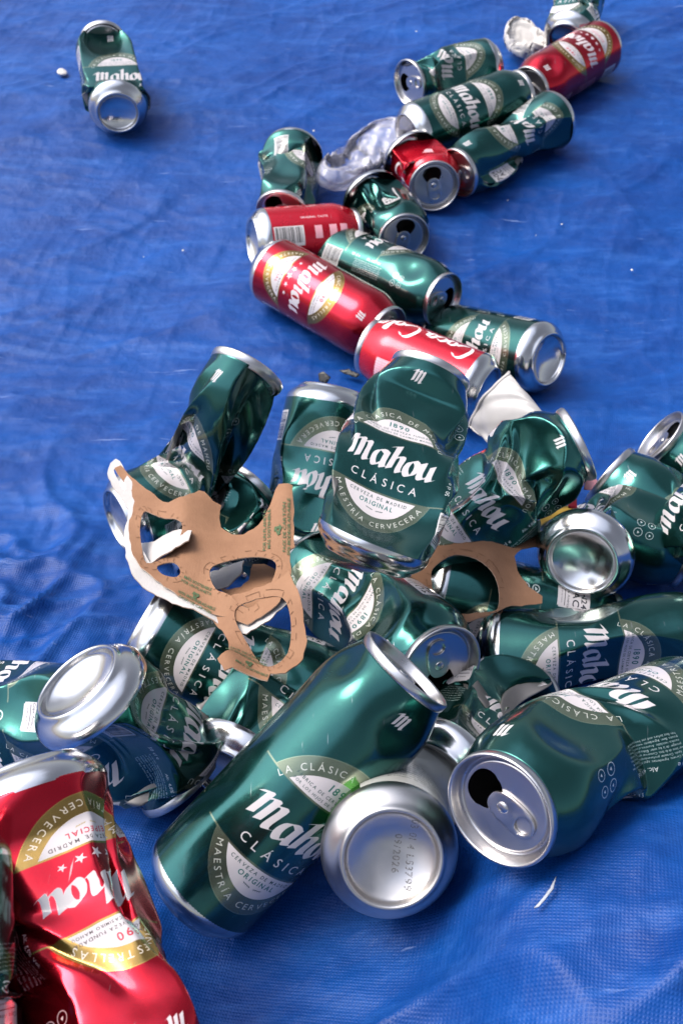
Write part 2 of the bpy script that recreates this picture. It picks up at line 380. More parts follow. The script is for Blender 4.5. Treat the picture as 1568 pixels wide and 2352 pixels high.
# ------------------------------------------------------------------ materials
def newmat(name):
    m = bpy.data.materials.new(name); m.use_nodes = True
    return m, m.node_tree, m.node_tree.nodes['Principled BSDF']
def add(n, t): return n.nodes.new('ShaderNode' + t)
def can_print(name, img, rough=.175, coat=.35):
    m, n, b = newmat(name)
    uv = add(n, 'UVMap'); tx = add(n, 'TexImage'); tx.image = img; tx.interpolation = 'Cubic'; tx.extension = 'EXTEND'
    n.links.new(uv.outputs[0], tx.inputs[0]); n.links.new(tx.outputs[0], b.inputs['Base Color']); n.links.new(tx.outputs[1], b.inputs['Metallic'])
    tc = add(n, 'TexCoord'); no = add(n, 'TexNoise'); no.inputs['Scale'].default_value = 60; no.inputs['Detail'].default_value = 5
    n.links.new(tc.outputs['Object'], no.inputs[0])
    mr = add(n, 'MapRange'); mr.inputs[3].default_value = rough - .06; mr.inputs[4].default_value = rough + .08
    n.links.new(no.outputs[0], mr.inputs[0]); n.links.new(mr.outputs[0], b.inputs['Roughness'])
    sm = add(n, 'TexNoise'); sm.inputs['Scale'].default_value = 26; sm.inputs['Detail'].default_value = 7; sm.inputs['Roughness'].default_value = .7; sm.inputs['Distortion'].default_value = 1.2
    n.links.new(tc.outputs['Object'], sm.inputs[0]); ms = add(n, 'MapRange'); ms.inputs[1].default_value = .48; ms.inputs[2].default_value = .72; ms.inputs[3].default_value = 0; ms.inputs[4].default_value = .12
    n.links.new(sm.outputs[0], ms.inputs[0]); pl = add(n, 'Math'); pl.operation = 'ADD'; n.links.new(mr.outputs[0], pl.inputs[0]); n.links.new(ms.outputs[0], pl.inputs[1]); n.links.new(pl.outputs[0], b.inputs['Roughness'])
    cr2 = add(n, 'MapRange'); cr2.inputs[3].default_value = .04; cr2.inputs[4].default_value = .16; n.links.new(sm.outputs[0], cr2.inputs[0]); n.links.new(cr2.outputs[0], b.inputs['Coat Roughness'])
    # hairline scratches down to pale metal
    sc = add(n, 'TexNoise'); sc.inputs['Scale'].default_value = 55; sc.inputs['Detail'].default_value = 2; mps = add(n, 'Mapping'); mps.inputs['Scale'].default_value = (14, 1.0, 1.4); mps.inputs['Rotation'].default_value = (.3, .7, .5)
    n.links.new(tc.outputs['Object'], mps.inputs[0]); n.links.new(mps.outputs[0], sc.inputs[0]); ss_ = add(n, 'MapRange'); ss_.inputs[1].default_value = .73; ss_.inputs[2].default_value = .78; ss_.inputs[4].default_value = .5
    n.links.new(sc.outputs[0], ss_.inputs[0]); mxs = add(n, 'Mix'); mxs.data_type = 'RGBA'; mxs.inputs[7].default_value = (.45, .45, .44, 1); n.links.new(ss_.outputs[0], mxs.inputs[0]); n.links.new(tx.outputs[0], mxs.inputs[6]); oi = add(n, 'ObjectInfo'); vr = add(n, 'MapRange'); vr.inputs[3].default_value = .80; vr.inputs[4].default_value = 1.12; n.links.new(oi.outputs['Random'], vr.inputs[0])
    hv = add(n, 'HueSaturation'); n.links.new(vr.outputs[0], hv.inputs['Value']); n.links.new(mxs.outputs[2], hv.inputs['Color']); n.links.new(hv.outputs[0], b.inputs['Base Color'])
    b.inputs['Coat Weight'].default_value = coat; b.inputs['Coat Roughness'].default_value = .07; b.inputs['Coat IOR'].default_value = 1.5
    # very fine rolling lines and handling scuffs in the sheet
    n2 = add(n, 'TexNoise'); n2.inputs['Scale'].default_value = 90; n2.inputs['Detail'].default_value = 3
    n.links.new(tc.outputs['Object'], n2.inputs[0])
    bp = add(n, 'Bump'); bp.inputs['Strength'].default_value = .06; bp.inputs['Distance'].default_value = .002
    n.links.new(n2.outputs[0], bp.inputs['Height']); n.links.new(bp.outputs[0], b.inputs['Normal'])
    return m
def alu(name, col=(.60, .585, .58), rough=.175, img=None, aniso=0.4):
    m, n, b = newmat(name)
    b.inputs['Metallic'].default_value = 1; b.inputs['Base Color'].default_value = (*col, 1); b.inputs['Anisotropic'].default_value = aniso
    tc = add(n, 'TexCoord'); no = add(n, 'TexNoise'); no.inputs['Scale'].default_value = 120; no.inputs['Detail'].default_value = 5
    n.links.new(tc.outputs['Object'], no.inputs[0])
    mr = add(n, 'MapRange'); mr.inputs[3].default_value = rough - .08; mr.inputs[4].default_value = rough + .10
    n.links.new(no.outputs[0], mr.inputs[0]); n.links.new(mr.outputs[0], b.inputs['Roughness'])
    bp = add(n, 'Bump'); bp.inputs['Strength'].default_value = .05; bp.inputs['Distance'].default_value = .001
    n.links.new(no.outputs[0], bp.inputs['Height']); n.links.new(bp.outputs[0], b.inputs['Normal'])
    if img:
        uv = add(n, 'UVMap'); tx = add(n, 'TexImage'); tx.image = img; tx.extension = 'EXTEND'
        n.links.new(uv.outputs[0], tx.inputs[0]); n.links.new(tx.outputs[0], b.inputs['Base Color']); n.links.new(tx.outputs[1], b.inputs['Metallic'])
    return m
_g1, _g2 = mahou((.020, .104, .092), (.16, .19, .13), .75, (.50, .50, .46), 'green')
GREEN = can_print('green_can_print', _g1); PLAIN = can_print('green_can_print_plain_back', _g2)
RED = can_print('red_can_print', mahou((.50, .006, .022), (.34, .235, .06), .9, (.70, .62, .52), 'red'), .17)
COLA = can_print('cola_print', cola(), .24, .4)
PALE = can_print('pale_lager_print', pale(), .3)
ALU = alu('bare_aluminium'); ALU_LID = alu('lid_aluminium', (.56, .54, .535), .30)
CODE_A = alu('coded_base_aluminium', rough=.34, img=code('ink_code_a', ['03 01 4 L53799', '09/2026']))
CODE_B = alu('dated_base_aluminium', img=code('ink_code_b', ['L445240 1315', '26-02-27']))
def dark_inside():
    m, n, b = newmat('can_inside'); b.inputs['Base Color'].default_value = (.18, .17, .165, 1); b.inputs['Metallic'].default_value = .8; b.inputs['Roughness'].default_value = .5
    return m
INSIDE = dark_inside()

# ------------------------------------------------------------------ a can and the way it gets crushed
NU, NV = 88, 68
Z0 = 13.0
def profile(L):
    """body radius (mm) against height"""
    s = np.array([Z0, 16, L - 24, L - 20.5, L - 16, L - 11, L - 7, L - 4.2]); r = np.array([33, 33, 33, 32.7, 31.2, 29.0, 27.0, 26.2])
    return s, r
FAM = [(2, 0, .06), (0, 2, .06), (4, 0, .02), (0, 4, .015), (1, 1, .9), (1, -1, .9), (1, 0, 1.0), (0, 1, 1.0)]
def families(nv, nu):
    out = []
    for dv, du, k in FAM:
        if dv:
            for p in range(2):
                rows = np.arange(nv - dv); rows = rows[(rows // dv) % 2 == p]
                if dv == 1: out.append((slice(p, nv - 1, 2), slice(p + 1, nv, 2), None, du, k))
                else: out.append((rows, rows + dv, None, du, k))
        else:
            for p in range(2):
                c = np.arange(nu); c = c[(c // du) % 2 == p]; out.append((None, None, (c, (c + du) % nu), du, k))
    return out
FAMS = families(NV, NU)
def relax(Y, cons):
    """one sweep: pull every edge of the sheet back to its length (Y is 3 x NV x NU)"""
    for ra, rb, cc, du, k, r0 in cons:
        if cc is None:
            A = Y[:, ra]; B = Y[:, rb]
            if du: B = np.roll(B, -du, 2)
            d = B - A; ln = np.sqrt(d[0] * d[0] + d[1] * d[1] + d[2] * d[2]) + 1e-6
            d *= (ln - r0) / ln * np.float32(.5 * k)
            Y[:, ra] += d
            Y[:, rb] -= np.roll(d, du, 2) if du else d
        else:
            ca, cb = cc; d = Y[:, :, cb] - Y[:, :, ca]; ln = np.sqrt(d[0] * d[0] + d[1] * d[1] + d[2] * d[2]) + 1e-6
            d *= (ln - r0) / ln * np.float32(.5 * k)
            Y[:, :, ca] += d; Y[:, :, cb] -= d
def crush(L, target_c, target_R, dents, squash, seed, floor_n, floor_d, steps=36, its=7, wrinkle=.5, fold=None):
    zs = np.concatenate([np.linspace(Z0, L - 24, NV - 9), np.linspace(L - 24, L - 4.2, 10)[1:]])
    pr = np.interp(zs, *profile(L))
    ang = np.arange(NU) / NU * 2 * math.pi - math.pi
    X = np.stack([pr[:, None] * np.cos(ang), pr[:, None] * np.sin(ang), np.repeat(zs[:, None], NU, 1)], -1).reshape(-1, 3)
    rest = X.copy(); tt = np.clip((rest[:, 2] - Z0) / (L - 4.2 - Z0), 0, 1)
    G = np.ascontiguousarray(rest.T.reshape(3, NV, NU).astype(np.float32)); cons = []
    for ra, rb, cc, du, k in FAMS:
        d = (np.roll(G[:, rb], -du, 2) if du else G[:, rb]) - G[:, ra] if cc is None else G[:, :, cc[1]] - G[:, :, cc[0]]
        cons.append((ra, rb, cc, du, k, np.sqrt((d * d).sum(0))))
    rnd = np.random.RandomState(seed)
    bump = np.zeros(len(X)); A = np.arctan2(rest[:, 1], rest[:, 0])
    for _ in range(9):
        n = rnd.randint(1, 6); q = rnd.uniform(.5, 3.2); bump += rnd.normal() * np.cos(n * A + rnd.uniform(0, 6.3)) * np.sin(q * math.pi * tt + rnd.uniform(0, 6.3))
    env = np.clip(np.minimum(tt, 1 - tt) * 6, 0, 1)
    rad = rest.copy(); rad[:, 2] = 0; rad /= np.linalg.norm(rad, axis=1)[:, None] + 1e-9
    X += rad * (bump * wrinkle * .35 * env)[:, None]
    fr = np.cos(A - squash[0]) if squash else None
    lidrow = np.arange((NV - 1) * NU, NV * NU); baserow = np.arange(NU)
    c0 = np.array([0, 0, float(L)])
    # slerp by axis-angle
    tr = np.clip((np.trace(target_R) - 1) / 2, -1, 1); th = math.acos(tr)
    ax = np.array([target_R[2, 1] - target_R[1, 2], target_R[0, 2] - target_R[2, 0], target_R[1, 0] - target_R[0, 1]])
    ax = nrm(ax) if np.linalg.norm(ax) > 1e-8 else np.array([0, 0, 1.0])
    rf = random.Random(seed); ft, fw = fold if fold else (rf.uniform(.38, .62), rf.uniform(.10, .17))
    q = np.clip((tt - ft + fw) / (2 * fw), 0, 1); wt = q * q * (3 - 2 * q)
    prev_R, prev_c = np.eye(3), c0
    for st in range(1, steps + 1 + 6):
        f = min(1.0, st / steps); Rn = rot_axis(ax, th * f); cn = c0 + (target_c - c0) * f
        d = (X - prev_c) @ (Rn @ prev_R.T).T + cn - X
        X = X + d * wt[:, None]
        prev_R, prev_c = Rn, cn
        lid = (rest[lidrow] - c0) @ Rn.T + cn
        # dents: thumbs that press into the sheet
        sph = []
        for (t, phi, rr, dep, *hl) in dents:
            p = np.array([0, 0, Z0]) * (1 - t) + t * cn; Rt = rot_axis(ax, th * f * t)
            o = Rt @ np.array([math.cos(phi), math.sin(phi), 0]); tg = Rt @ np.array([-math.sin(phi), math.cos(phi), 0])
            g = min(1.0, f * 1.25)
            sph.append((p + o * (33 + rr - dep * g), rr, tg, hl[0] if hl else 0.0))
        for k in range(its + (10 if st > steps else 0)):
            Y = np.ascontiguousarray(X.T.reshape(3, NV, NU).astype(np.float32)); relax(Y, cons); relax(Y, cons)
            X = Y.reshape(3, -1).T.astype(float)
            nb = tt < .6; X[nb, 2] = np.maximum(X[nb, 2], np.minimum(rest[nb, 2], 14.6)); X[lidrow] = lid; X[baserow] = rest[baserow]
            for p, rr, tg, hl in sph:
                v = X - p
                if hl: v = v - np.clip(v @ tg, -hl, hl)[:, None] * tg
                ln = np.sqrt((v * v).sum(1)); h = ln < rr
                if h.any(): X[h] += v[h] / ln[h][:, None] * (rr - ln[h])[:, None]
            if squash:
                phi, half = squash[0], 33 + (squash[1] - 33) * f
                dv = np.array([math.cos(phi), math.sin(phi), 0]); mid = np.outer(tt, cn) ; 
                e = np.clip(np.minimum(tt, 1 - tt) * squash[2], 0, 1) if len(squash) > 2 else np.clip(np.minimum(tt, 1 - tt) * 5, 0, 1)
                hh = 34 + (half - 34) * e
                s_ = (X - mid) @ dv; ex = np.clip(np.abs(s_) - hh, 0, None) * np.sign(s_); X -= ex[:, None] * dv; s_ = s_ - ex; ex = np.where(fr > .12, np.clip(1.0 - s_, 0, None), np.where(fr < -.12, np.clip(-1.0 - s_, None, 0), 0)) * (e > .5); X += ex[:, None] * dv
            if floor_n is not None:
                s_ = X @ floor_n - floor_d; ex = np.clip(-s_, 0, None); ex[baserow] = 0; ex[lidrow] = 0; X += ex[:, None] * floor_n
    return facet(X)
def facet(X, rounds=5, sig=.30):
    """thin sheet folds in flat panels with sharp creases: average the panel normals without crossing a crease, then fit the sheet to them"""
    Y = X.reshape(NV, NU, 3).copy(); pin = np.zeros((NV, 1, 1)); pin[1:-1] = 1
    fade = np.clip(np.minimum(np.arange(NV), np.arange(NV)[::-1]) / 3.0, 0, 1)[:, None, None]
    for outer in range(2):
        P = np.concatenate([Y, Y[:, :1]], 1); a = P[1:, 1:] - P[:-1, :-1]; b = P[1:, :-1] - P[:-1, 1:]
        N = np.cross(a, b); N /= np.linalg.norm(N, axis=2, keepdims=True) + 1e-9
        for r in range(rounds):
            acc = np.zeros_like(N)
            for dv in (-2, -1, 0, 1, 2):
                for du in (-2, -1, 0, 1, 2):
                    idx = np.clip(np.arange(NV - 1) + dv, 0, NV - 2); M = np.roll(N[idx], du, 1)
                    d = N - M; w = np.exp(-(d * d).sum(2, keepdims=True) / (2 * sig * sig)) * math.exp(-(dv * dv + du * du) / 6.0); acc += w * M
            N = acc / (np.linalg.norm(acc, axis=2, keepdims=True) + 1e-9)
        for it in range(14):
            P = np.concatenate([Y, Y[:, :1]], 1); C = .25 * (P[1:, 1:] + P[:-1, :-1] + P[1:, :-1] + P[:-1, 1:])
            D = np.zeros_like(Y); cnt = np.zeros((NV, 1, 1))
            for dv in (0, -1):
                for du in (0, -1):
                    rows = np.arange(NV) + dv; ok = (rows >= 0) & (rows < NV - 1); rr_ = np.clip(rows, 0, NV - 2)
                    n = np.roll(N[rr_], -du, 1); c = np.roll(C[rr_], -du, 1)
                    D += n * ((n * (c - Y)).sum(2, keepdims=True)) * ok[:, None, None]; cnt += ok[:, None, None]
            Y += D / np.maximum(cnt, 1) * pin * fade
    return Y.reshape(-1, 3)
def body_mesh(X, zs_L, Ln):
    L = zs_L
    zs = np.concatenate([np.linspace(Z0, L - 24, NV - 9), np.linspace(L - 24, L - 4.2, 10)[1:]])
    H = 152.0 if Ln > 140 else 99.0
    faces = []; uv = []
    vv = (Z0 + (zs - Z0) * (Ln - 17.2) / (L - 17.2) - 12.5) / H
    for i in range(NV - 1):
        for j in range(NU):
            k = (j + 1) % NU
            faces.append((i * NU + j, i * NU + k, (i + 1) * NU + k, (i + 1) * NU + j))
            u0, u1 = j / NU, (j + 1) / NU
            uv += [(u0, vv[i]), (u1, vv[i]), (u1, vv[i + 1]), (u0, vv[i + 1])]
    return faces, uv
def lathe(prof, n=56, z=0):
    v = []; f = []
    m = len(prof)
    closed_tip = prof[-1][0] < 1e-6
    for k, (r, zz) in enumerate(prof):
        if r < 1e-6: v.append((0, 0, zz)); continue
        for j in range(n):
            a = 2 * math.pi * j / n; v.append((r * math.cos(a), r * math.sin(a), zz))
    for k in range(m - 1):
        if prof[k + 1][0] < 1e-6:
            t = len(v) - 1
            for j in range(n): f.append((k * n + j, t, k * n + (j + 1) % n))
        else:
            for j in range(n):
                j2 = (j + 1) % n; f.append((k * n + j, (k + 1) * n + j, (k + 1) * n + j2, k * n + j2))
    return v, f
BASE_PROF = [(33.05, 14.2), (33.1, 12.8), (32.9, 11.0), (32.2, 9.0), (30.9, 7.0), (29.2, 5.2), (27.4, 3.8), (26.0, 2.6), (25.2, 1.4), (24.6, .5), (23.9, .05), (23.1, 0.05), (22.4, .6), (21.9, 1.8), (21.5, 3.4),
             (20.8, 4.4), (18.5, 5.8), (15, 7.6), (11, 9.1), (6.5, 10.1), (3, 10.5), (0, 10.6)]
LID_PROF = [(26.0, -5.2), (26.5, -4.4), (27.0, -3.2), (27.1, -.6), (26.9, .1), (26.3, .5), (25.6, .3), (25.25, -.5), (24.9, -2.5), (23.9, -5.6), (23.3, -6.4), (22.6, -6.5), (22.0, -5.9), (21.7, -4.9), (21.2, -4.45), (20.6, -4.4), (19.9, -4.4)]
def ring_pts(a, b, n, cx=0, cy=0, p=2.0):
    o = []
    for i in range(n):
        t = 2 * math.pi * i / n; c, s = math.cos(t), math.sin(t)
        o.append((cx + a * math.copysign(abs(c) ** (2 / p), c), cy + b * math.copysign(abs(s) ** (2 / p), s)))
    return o
def plate(outer, holes, step, jitter=0):
    """triangulated flat plate with holes, with inner points every step"""
    pts = [Vector(p) for p in outer]; n = len(outer)
    edges = [(i, (i + 1) % n) for i in range(n)]
    for h in holes:
        o = len(pts); pts += [Vector(p) for p in h]; edges += [(o + i, o + (i + 1) % len(h)) for i in range(len(h))]
    def inside(p, poly):
        c = False; j = len(poly) - 1
        for i in range(len(poly)):
            if (poly[i][1] > p[1]) != (poly[j][1] > p[1]) and p[0] < (poly[j][0] - poly[i][0]) * (p[1] - poly[i][1]) / (poly[j][1] - poly[i][1]) + poly[i][0]: c = not c
            j = i
        return c
    ok = lambda p: inside(p, outer) and not any(inside(p, h) for h in holes)
    xs = [p[0] for p in outer]; ys = [p[1] for p in outer]; y = min(ys); r = random.Random(4); k = 0
    while y < max(ys):
        x = min(xs) + (step / 2 if k % 2 else 0)
        while x < max(xs):
            q = (x + r.uniform(-.2, .2) * step, y + r.uniform(-.2, .2) * step)
            if ok(q): pts.append(Vector(q))
            x += step
        y += step * .87; k += 1
    v, e, f, *_ = geometry.delaunay_2d_cdt(pts, edges, [], 0, 1e-6)
    F = [tuple(t) for t in f if ok(tuple(sum((v[i] for i in t), Vector((0, 0))) / len(t)))]
    return [tuple(p) for p in v], F
MOUTH = [(x * (1.0 if y > 11 else .92), y) for x, y in ring_pts(10.2, 8.4, 28, 0, 11.2, 2.3)]
_pv, _pf = plate(ring_pts(19.9, 19.9, 56), [MOUTH], 3.2)
def panel_z(x, y):
    r = math.hypot(x, y + 2); z = -4.4; return z
    d = math.hypot(x / 15.5, (y - 1.5) / 18.0)
    return z - .6 * (1 / (1 + math.exp((d - .9) * 14))) 
TAB_OUT = [(x, y) for x, y in ring_pts(7.6, 12.4, 36, 0, -4.8, 2.6)]
TAB_HOLE = ring_pts(4.6, 3.9, 20, 0, -11.6, 2.2)
_tv, _tf = plate(TAB_OUT, [TAB_HOLE], 2.2)
def make_lid(parent, M, mouth=True, tab=True, tab_lift=0.0):
    v, f = lathe(LID_PROF, 56); o0 = len(v)
    pv = [(x, y, panel_z(x, y)) for x, y in _pv]
    v = list(v) + pv; f = list(f) + [tuple(o0 + i for i in t) for t in _pf]
    # the torn flap hangs inside the mouth
    v = [tuple(M @ Vector((x / 1000, y / 1000, z / 1000))) for x, y, z in v]
    lid = mesh_obj('lid', v, f, ALU_LID, parent)
    b = bmesh.new(); b.from_mesh(lid.data); bmesh.ops.remove_doubles(b, verts=b.verts, dist=1e-5); bmesh.ops.recalc_face_normals(b, faces=b.faces); b.to_mesh(lid.data); b.free()
    if tab:
        tv = []
        for x, y in _tv:
            edge = min(1.0, abs(max(math.hypot(x / 7.6, (y + 4.8) / 12.4), 0) - 1) * 5)
            z = -3.55 + .9 * (1 - edge) ** 2 * 0 - .35 * math.exp(-((x / 3.2) ** 2 + ((y + .2) / 3.4) ** 2)) + tab_lift * max(0, -y) / 12
            tv.append((x, y, z))
        t = mesh_obj('pull_tab', [tuple(M @ Vector((x / 1000, y / 1000, z / 1000))) for x, y, z in tv], _tf, ALU_LID, lid)
        s = t.modifiers.new('thick', 'SOLIDIFY'); s.thickness = .0013; s.offset = 0
        bv = t.modifiers.new('bevel', 'BEVEL'); bv.width = .0005; bv.segments = 2; bv.limit_method = 'ANGLE'
        rv, rf = lathe([(2.9, -4.4), (2.9, -3.0), (2.5, -2.6), (0, -2.5)], 20)
        mesh_obj('rivet', [tuple(M @ Vector((x / 1000, y / 1000, z / 1000))) for x, y, z in rv], rf, ALU_LID, lid)
    return lid
def make_base(parent, M, mat):
    v, f = lathe(BASE_PROF, 56); uv = []
    for t in f:
        for i in t: uv.append((.5 - v[i][0] / 60, v[i][1] / 60 + .5))
    o = mesh_obj('base', [tuple(M @ Vector((x / 1000, y / 1000, z / 1000))) for x, y, z in v], f, mat, parent, uv)
    b = bmesh.new(); b.from_mesh(o.data); bmesh.ops.recalc_face_normals(b, faces=b.faces); b.to_mesh(o.data); b.free()
    s = o.modifiers.new('smooth', 'SUBSURF'); s.levels = s.render_levels = 1
    return o
def to4(Rm, t):
    M = Matrix.Identity(4)
    for i in range(3):
        for j in range(3): M[i][j] = float(Rm[i, j])
        M[i][3] = float(t[i])
    return M
def can(label, name, print_mat, b, l, length=None, far=True, bn=None, ln=None, rot=0, twist=0, dents=(), squash=None, seed=1, L=168.0, tabrot=0, tab_lift=0.0, base_mat=None, cat='can', group='crushed drink cans on the tarp', wrinkle=.2, tab=True, steps=34, fold=None, fit=False, floor=True, flats=None):
    if b[2] is None: Lp = at(*l); B = reach(b[0], b[1], Lp, length, far)
    elif l[2] is None: B = at(*b); Lp = reach(l[0], l[1], B, length, far)
    else: B = at(*b); Lp = at(*l)
    axis = nrm(Lp - B)
    zb = -facing(b[0], b[1], *bn) if bn else axis
    zl = facing(l[0], l[1], *ln) if ln else axis
    mid = (B + Lp) / 2; e = CAM - mid; e = e - zb * np.dot(e, zb); e = nrm(e)
    x = rot_axis(zb, R(rot)) @ e; y = np.cross(zb, x)
    Rb = np.stack([x, y, zb], 1)
    tc = Rb.T @ (Lp - B) * 1000
    dist = float(np.linalg.norm(tc))
    zl_loc = Rb.T @ zl; Rt = rot_between(np.array([0, 0, 1.0]), zl_loc) @ rot_axis([0, 0, 1], R(twist))
    fl_n = Rb.T @ np.array([0, 0, 1.0]); fl_n = None if not floor else Rb.T @ nrm(np.array([-(lie(mid[0] + .02, mid[1]) - lie(mid[0] - .02, mid[1])) / .04, -(lie(mid[0], mid[1] + .02) - lie(mid[0], mid[1] - .02)) / .04, 1])); fl_d = 0.0 if fl_n is None else float(fl_n @ (Rb.T @ (np.array([mid[0], mid[1], lie(mid[0], mid[1]) + .001]) - B) * 1000))
    D = [(t, R(p - rot), r, d, *q) for (t, p, r, d, *q) in dents]
    rq = random.Random(seed * 7 + 1); nfl = flats if flats is not None else (4 if wrinkle > .1 else 0)
    for i in range(nfl):         # flat knocks: broad planes pressed into the wall
        D.append(((i + rq.uniform(.25, .75)) / nfl * .7 + .16, R((-58, 34, -14, 66, -80)[i % 5] + rq.uniform(-16, 16) - rot), rq.uniform(60, 120), rq.uniform(7, 12)))
    sq = (R(squash[0] - rot), squash[1], *squash[2:]) if squash else None
    Ln = L
    if fit: L = min(max(dist + .5, .8 * Ln), 1.04 * Ln)
    if dist > L: LOG.append('%s too long %.0f' % (label[:30], dist))
    LOG.append('%-34s len %.0f/%.0f above tarp %d %d deep %d %d' % (label[:34], dist, L, (B[2] - lie(B[0], B[1])) * 1000, (Lp[2] - lie(Lp[0], Lp[1])) * 1000, (B - CAM) @ FWD * 1000, (Lp - CAM) @ FWD * 1000))
    X = crush(L, tc, Rt, D, sq, seed, fl_n, fl_d, wrinkle=wrinkle, steps=steps, fold=fold)
    root = empty(name, B.tolist()); tag(root, label, cat, group)
    W = (X / 1000) @ Rb.T
    faces, uv = body_mesh(X, L, Ln)
    bo = mesh_obj('can_body', W, faces, [print_mat, INSIDE], root, uv)
    so = bo.modifiers.new('smooth', 'SUBSURF'); so.levels = so.render_levels = 1
    sl = bo.modifiers.new('sheet', 'SOLIDIFY'); sl.thickness = .00025; sl.offset = -1; sl.material_offset = 1
    make_base(root, to4(Rb, (0, 0, 0)), base_mat or ALU)
    Rl = Rb @ Rt @ rot_axis([0, 0, 1], R(tabrot))
    make_lid(root, to4(Rl, Lp - B), tab=tab, tab_lift=tab_lift)
    return root

# ------------------------------------------------------------------ the tarp
def vnoise(x, y, seed):
    rs = np.random.RandomState(seed); T = rs.rand(256, 256)
    xi = np.floor(x).astype(int); yi = np.floor(y).astype(int); fx = x - xi; fy = y - yi
    fx = fx * fx * fx * (fx * (fx * 6 - 15) + 10); fy = fy * fy * fy * (fy * (fy * 6 - 15) + 10)
    g = lambda a, b: T[a % 256, b % 256]
    return (g(xi, yi) * (1 - fx) + g(xi + 1, yi) * fx) * (1 - fy) + (g(xi, yi + 1) * (1 - fx) + g(xi + 1, yi + 1) * fx) * fy
def ridged(x, y, seed, ang, sx, sy):
    c, s = math.cos(ang), math.sin(ang); u = (x * c + y * s); v = (-x * s + y * c)
    wob = vnoise(x * 7, y * 7, seed + 50) * .05
    n = vnoise((u + wob) * sx, (v + wob) * sy, seed)
    return 1 - np.abs(2 * n - 1)
def tarp_height(x, y):
    h = (vnoise(x * 4 + 9, y * 4 + 3, 1) - .5) * .010
    h += (ridged(x, y, 2, R(25), 2.0, 7) ** 3) * .006
    h += (ridged(x, y, 3, R(38), 4, 20) ** 3) * .0018
    h += (ridged(x, y, 4, R(32), 6, 34) ** 2) * .0022
    h += (ridged(x, y, 5, R(-12), 12, 50) ** 3) * .0011
    h += (ridged(x, y, 12, R(75), 14, 50) ** 4) * .0008
    h += (vnoise(x * 90, y * 90, 6) - .5) * .0005
    h += (ridged(x, y, 60, R(80), 28, 36) ** 4) * .0006 + (ridged(x, y, 61, R(130), 45, 70) ** 3) * .0004
    for (x0, y0, x1, y1, k) in ((-.40, .62, -.19, .40, .0022), (-.6, .95, .0, .80, .0012), (.02, .16, .30, .36, .0020), (.25, 1.2, .6, .5, .0014), (-.5, 1.15, .1, 1.3, .0014), (-.34, .50, -.16, .56, .0018), (.10, .12, .22, .27, .0022), (-.02, .14, .10, .23, .002)):
        dx, dy = x1 - x0, y1 - y0; L = math.hypot(dx, dy); u = ((x - x0) * dx + (y - y0) * dy) / L / L; dd = ((x - x0) * dy - (y - y0) * dx) / L + (vnoise(u * 9 + 5, u * 0 + k * 9999, 31) - .5) * .010
        h += k * np.exp(-np.abs(dd) / .0035) * np.clip(np.minimum(u, 1 - u) * 5, 0, 1)
    # deep crumples at the left of the heap and drawn folds at the near right
    wl = np.exp(-(((x + .27) / .12) ** 2 + ((y - .47) / .15) ** 2))
    h += wl * ((ridged(x, y, 7, R(70), 16, 30) ** 2) * .016 + (ridged(x, y, 8, R(15), 20, 38) ** 2) * .008 + (ridged(x, y, 18, R(100), 40, 70) ** 2) * .004)
    wr = np.exp(-(((x - .08) / .22) ** 2 + ((y - .20) / .09) ** 2))
    h += wr * ((ridged(x, y, 9, R(38), 7, 26) ** 2) * .011)
    return h - .006 + lie(x, y)
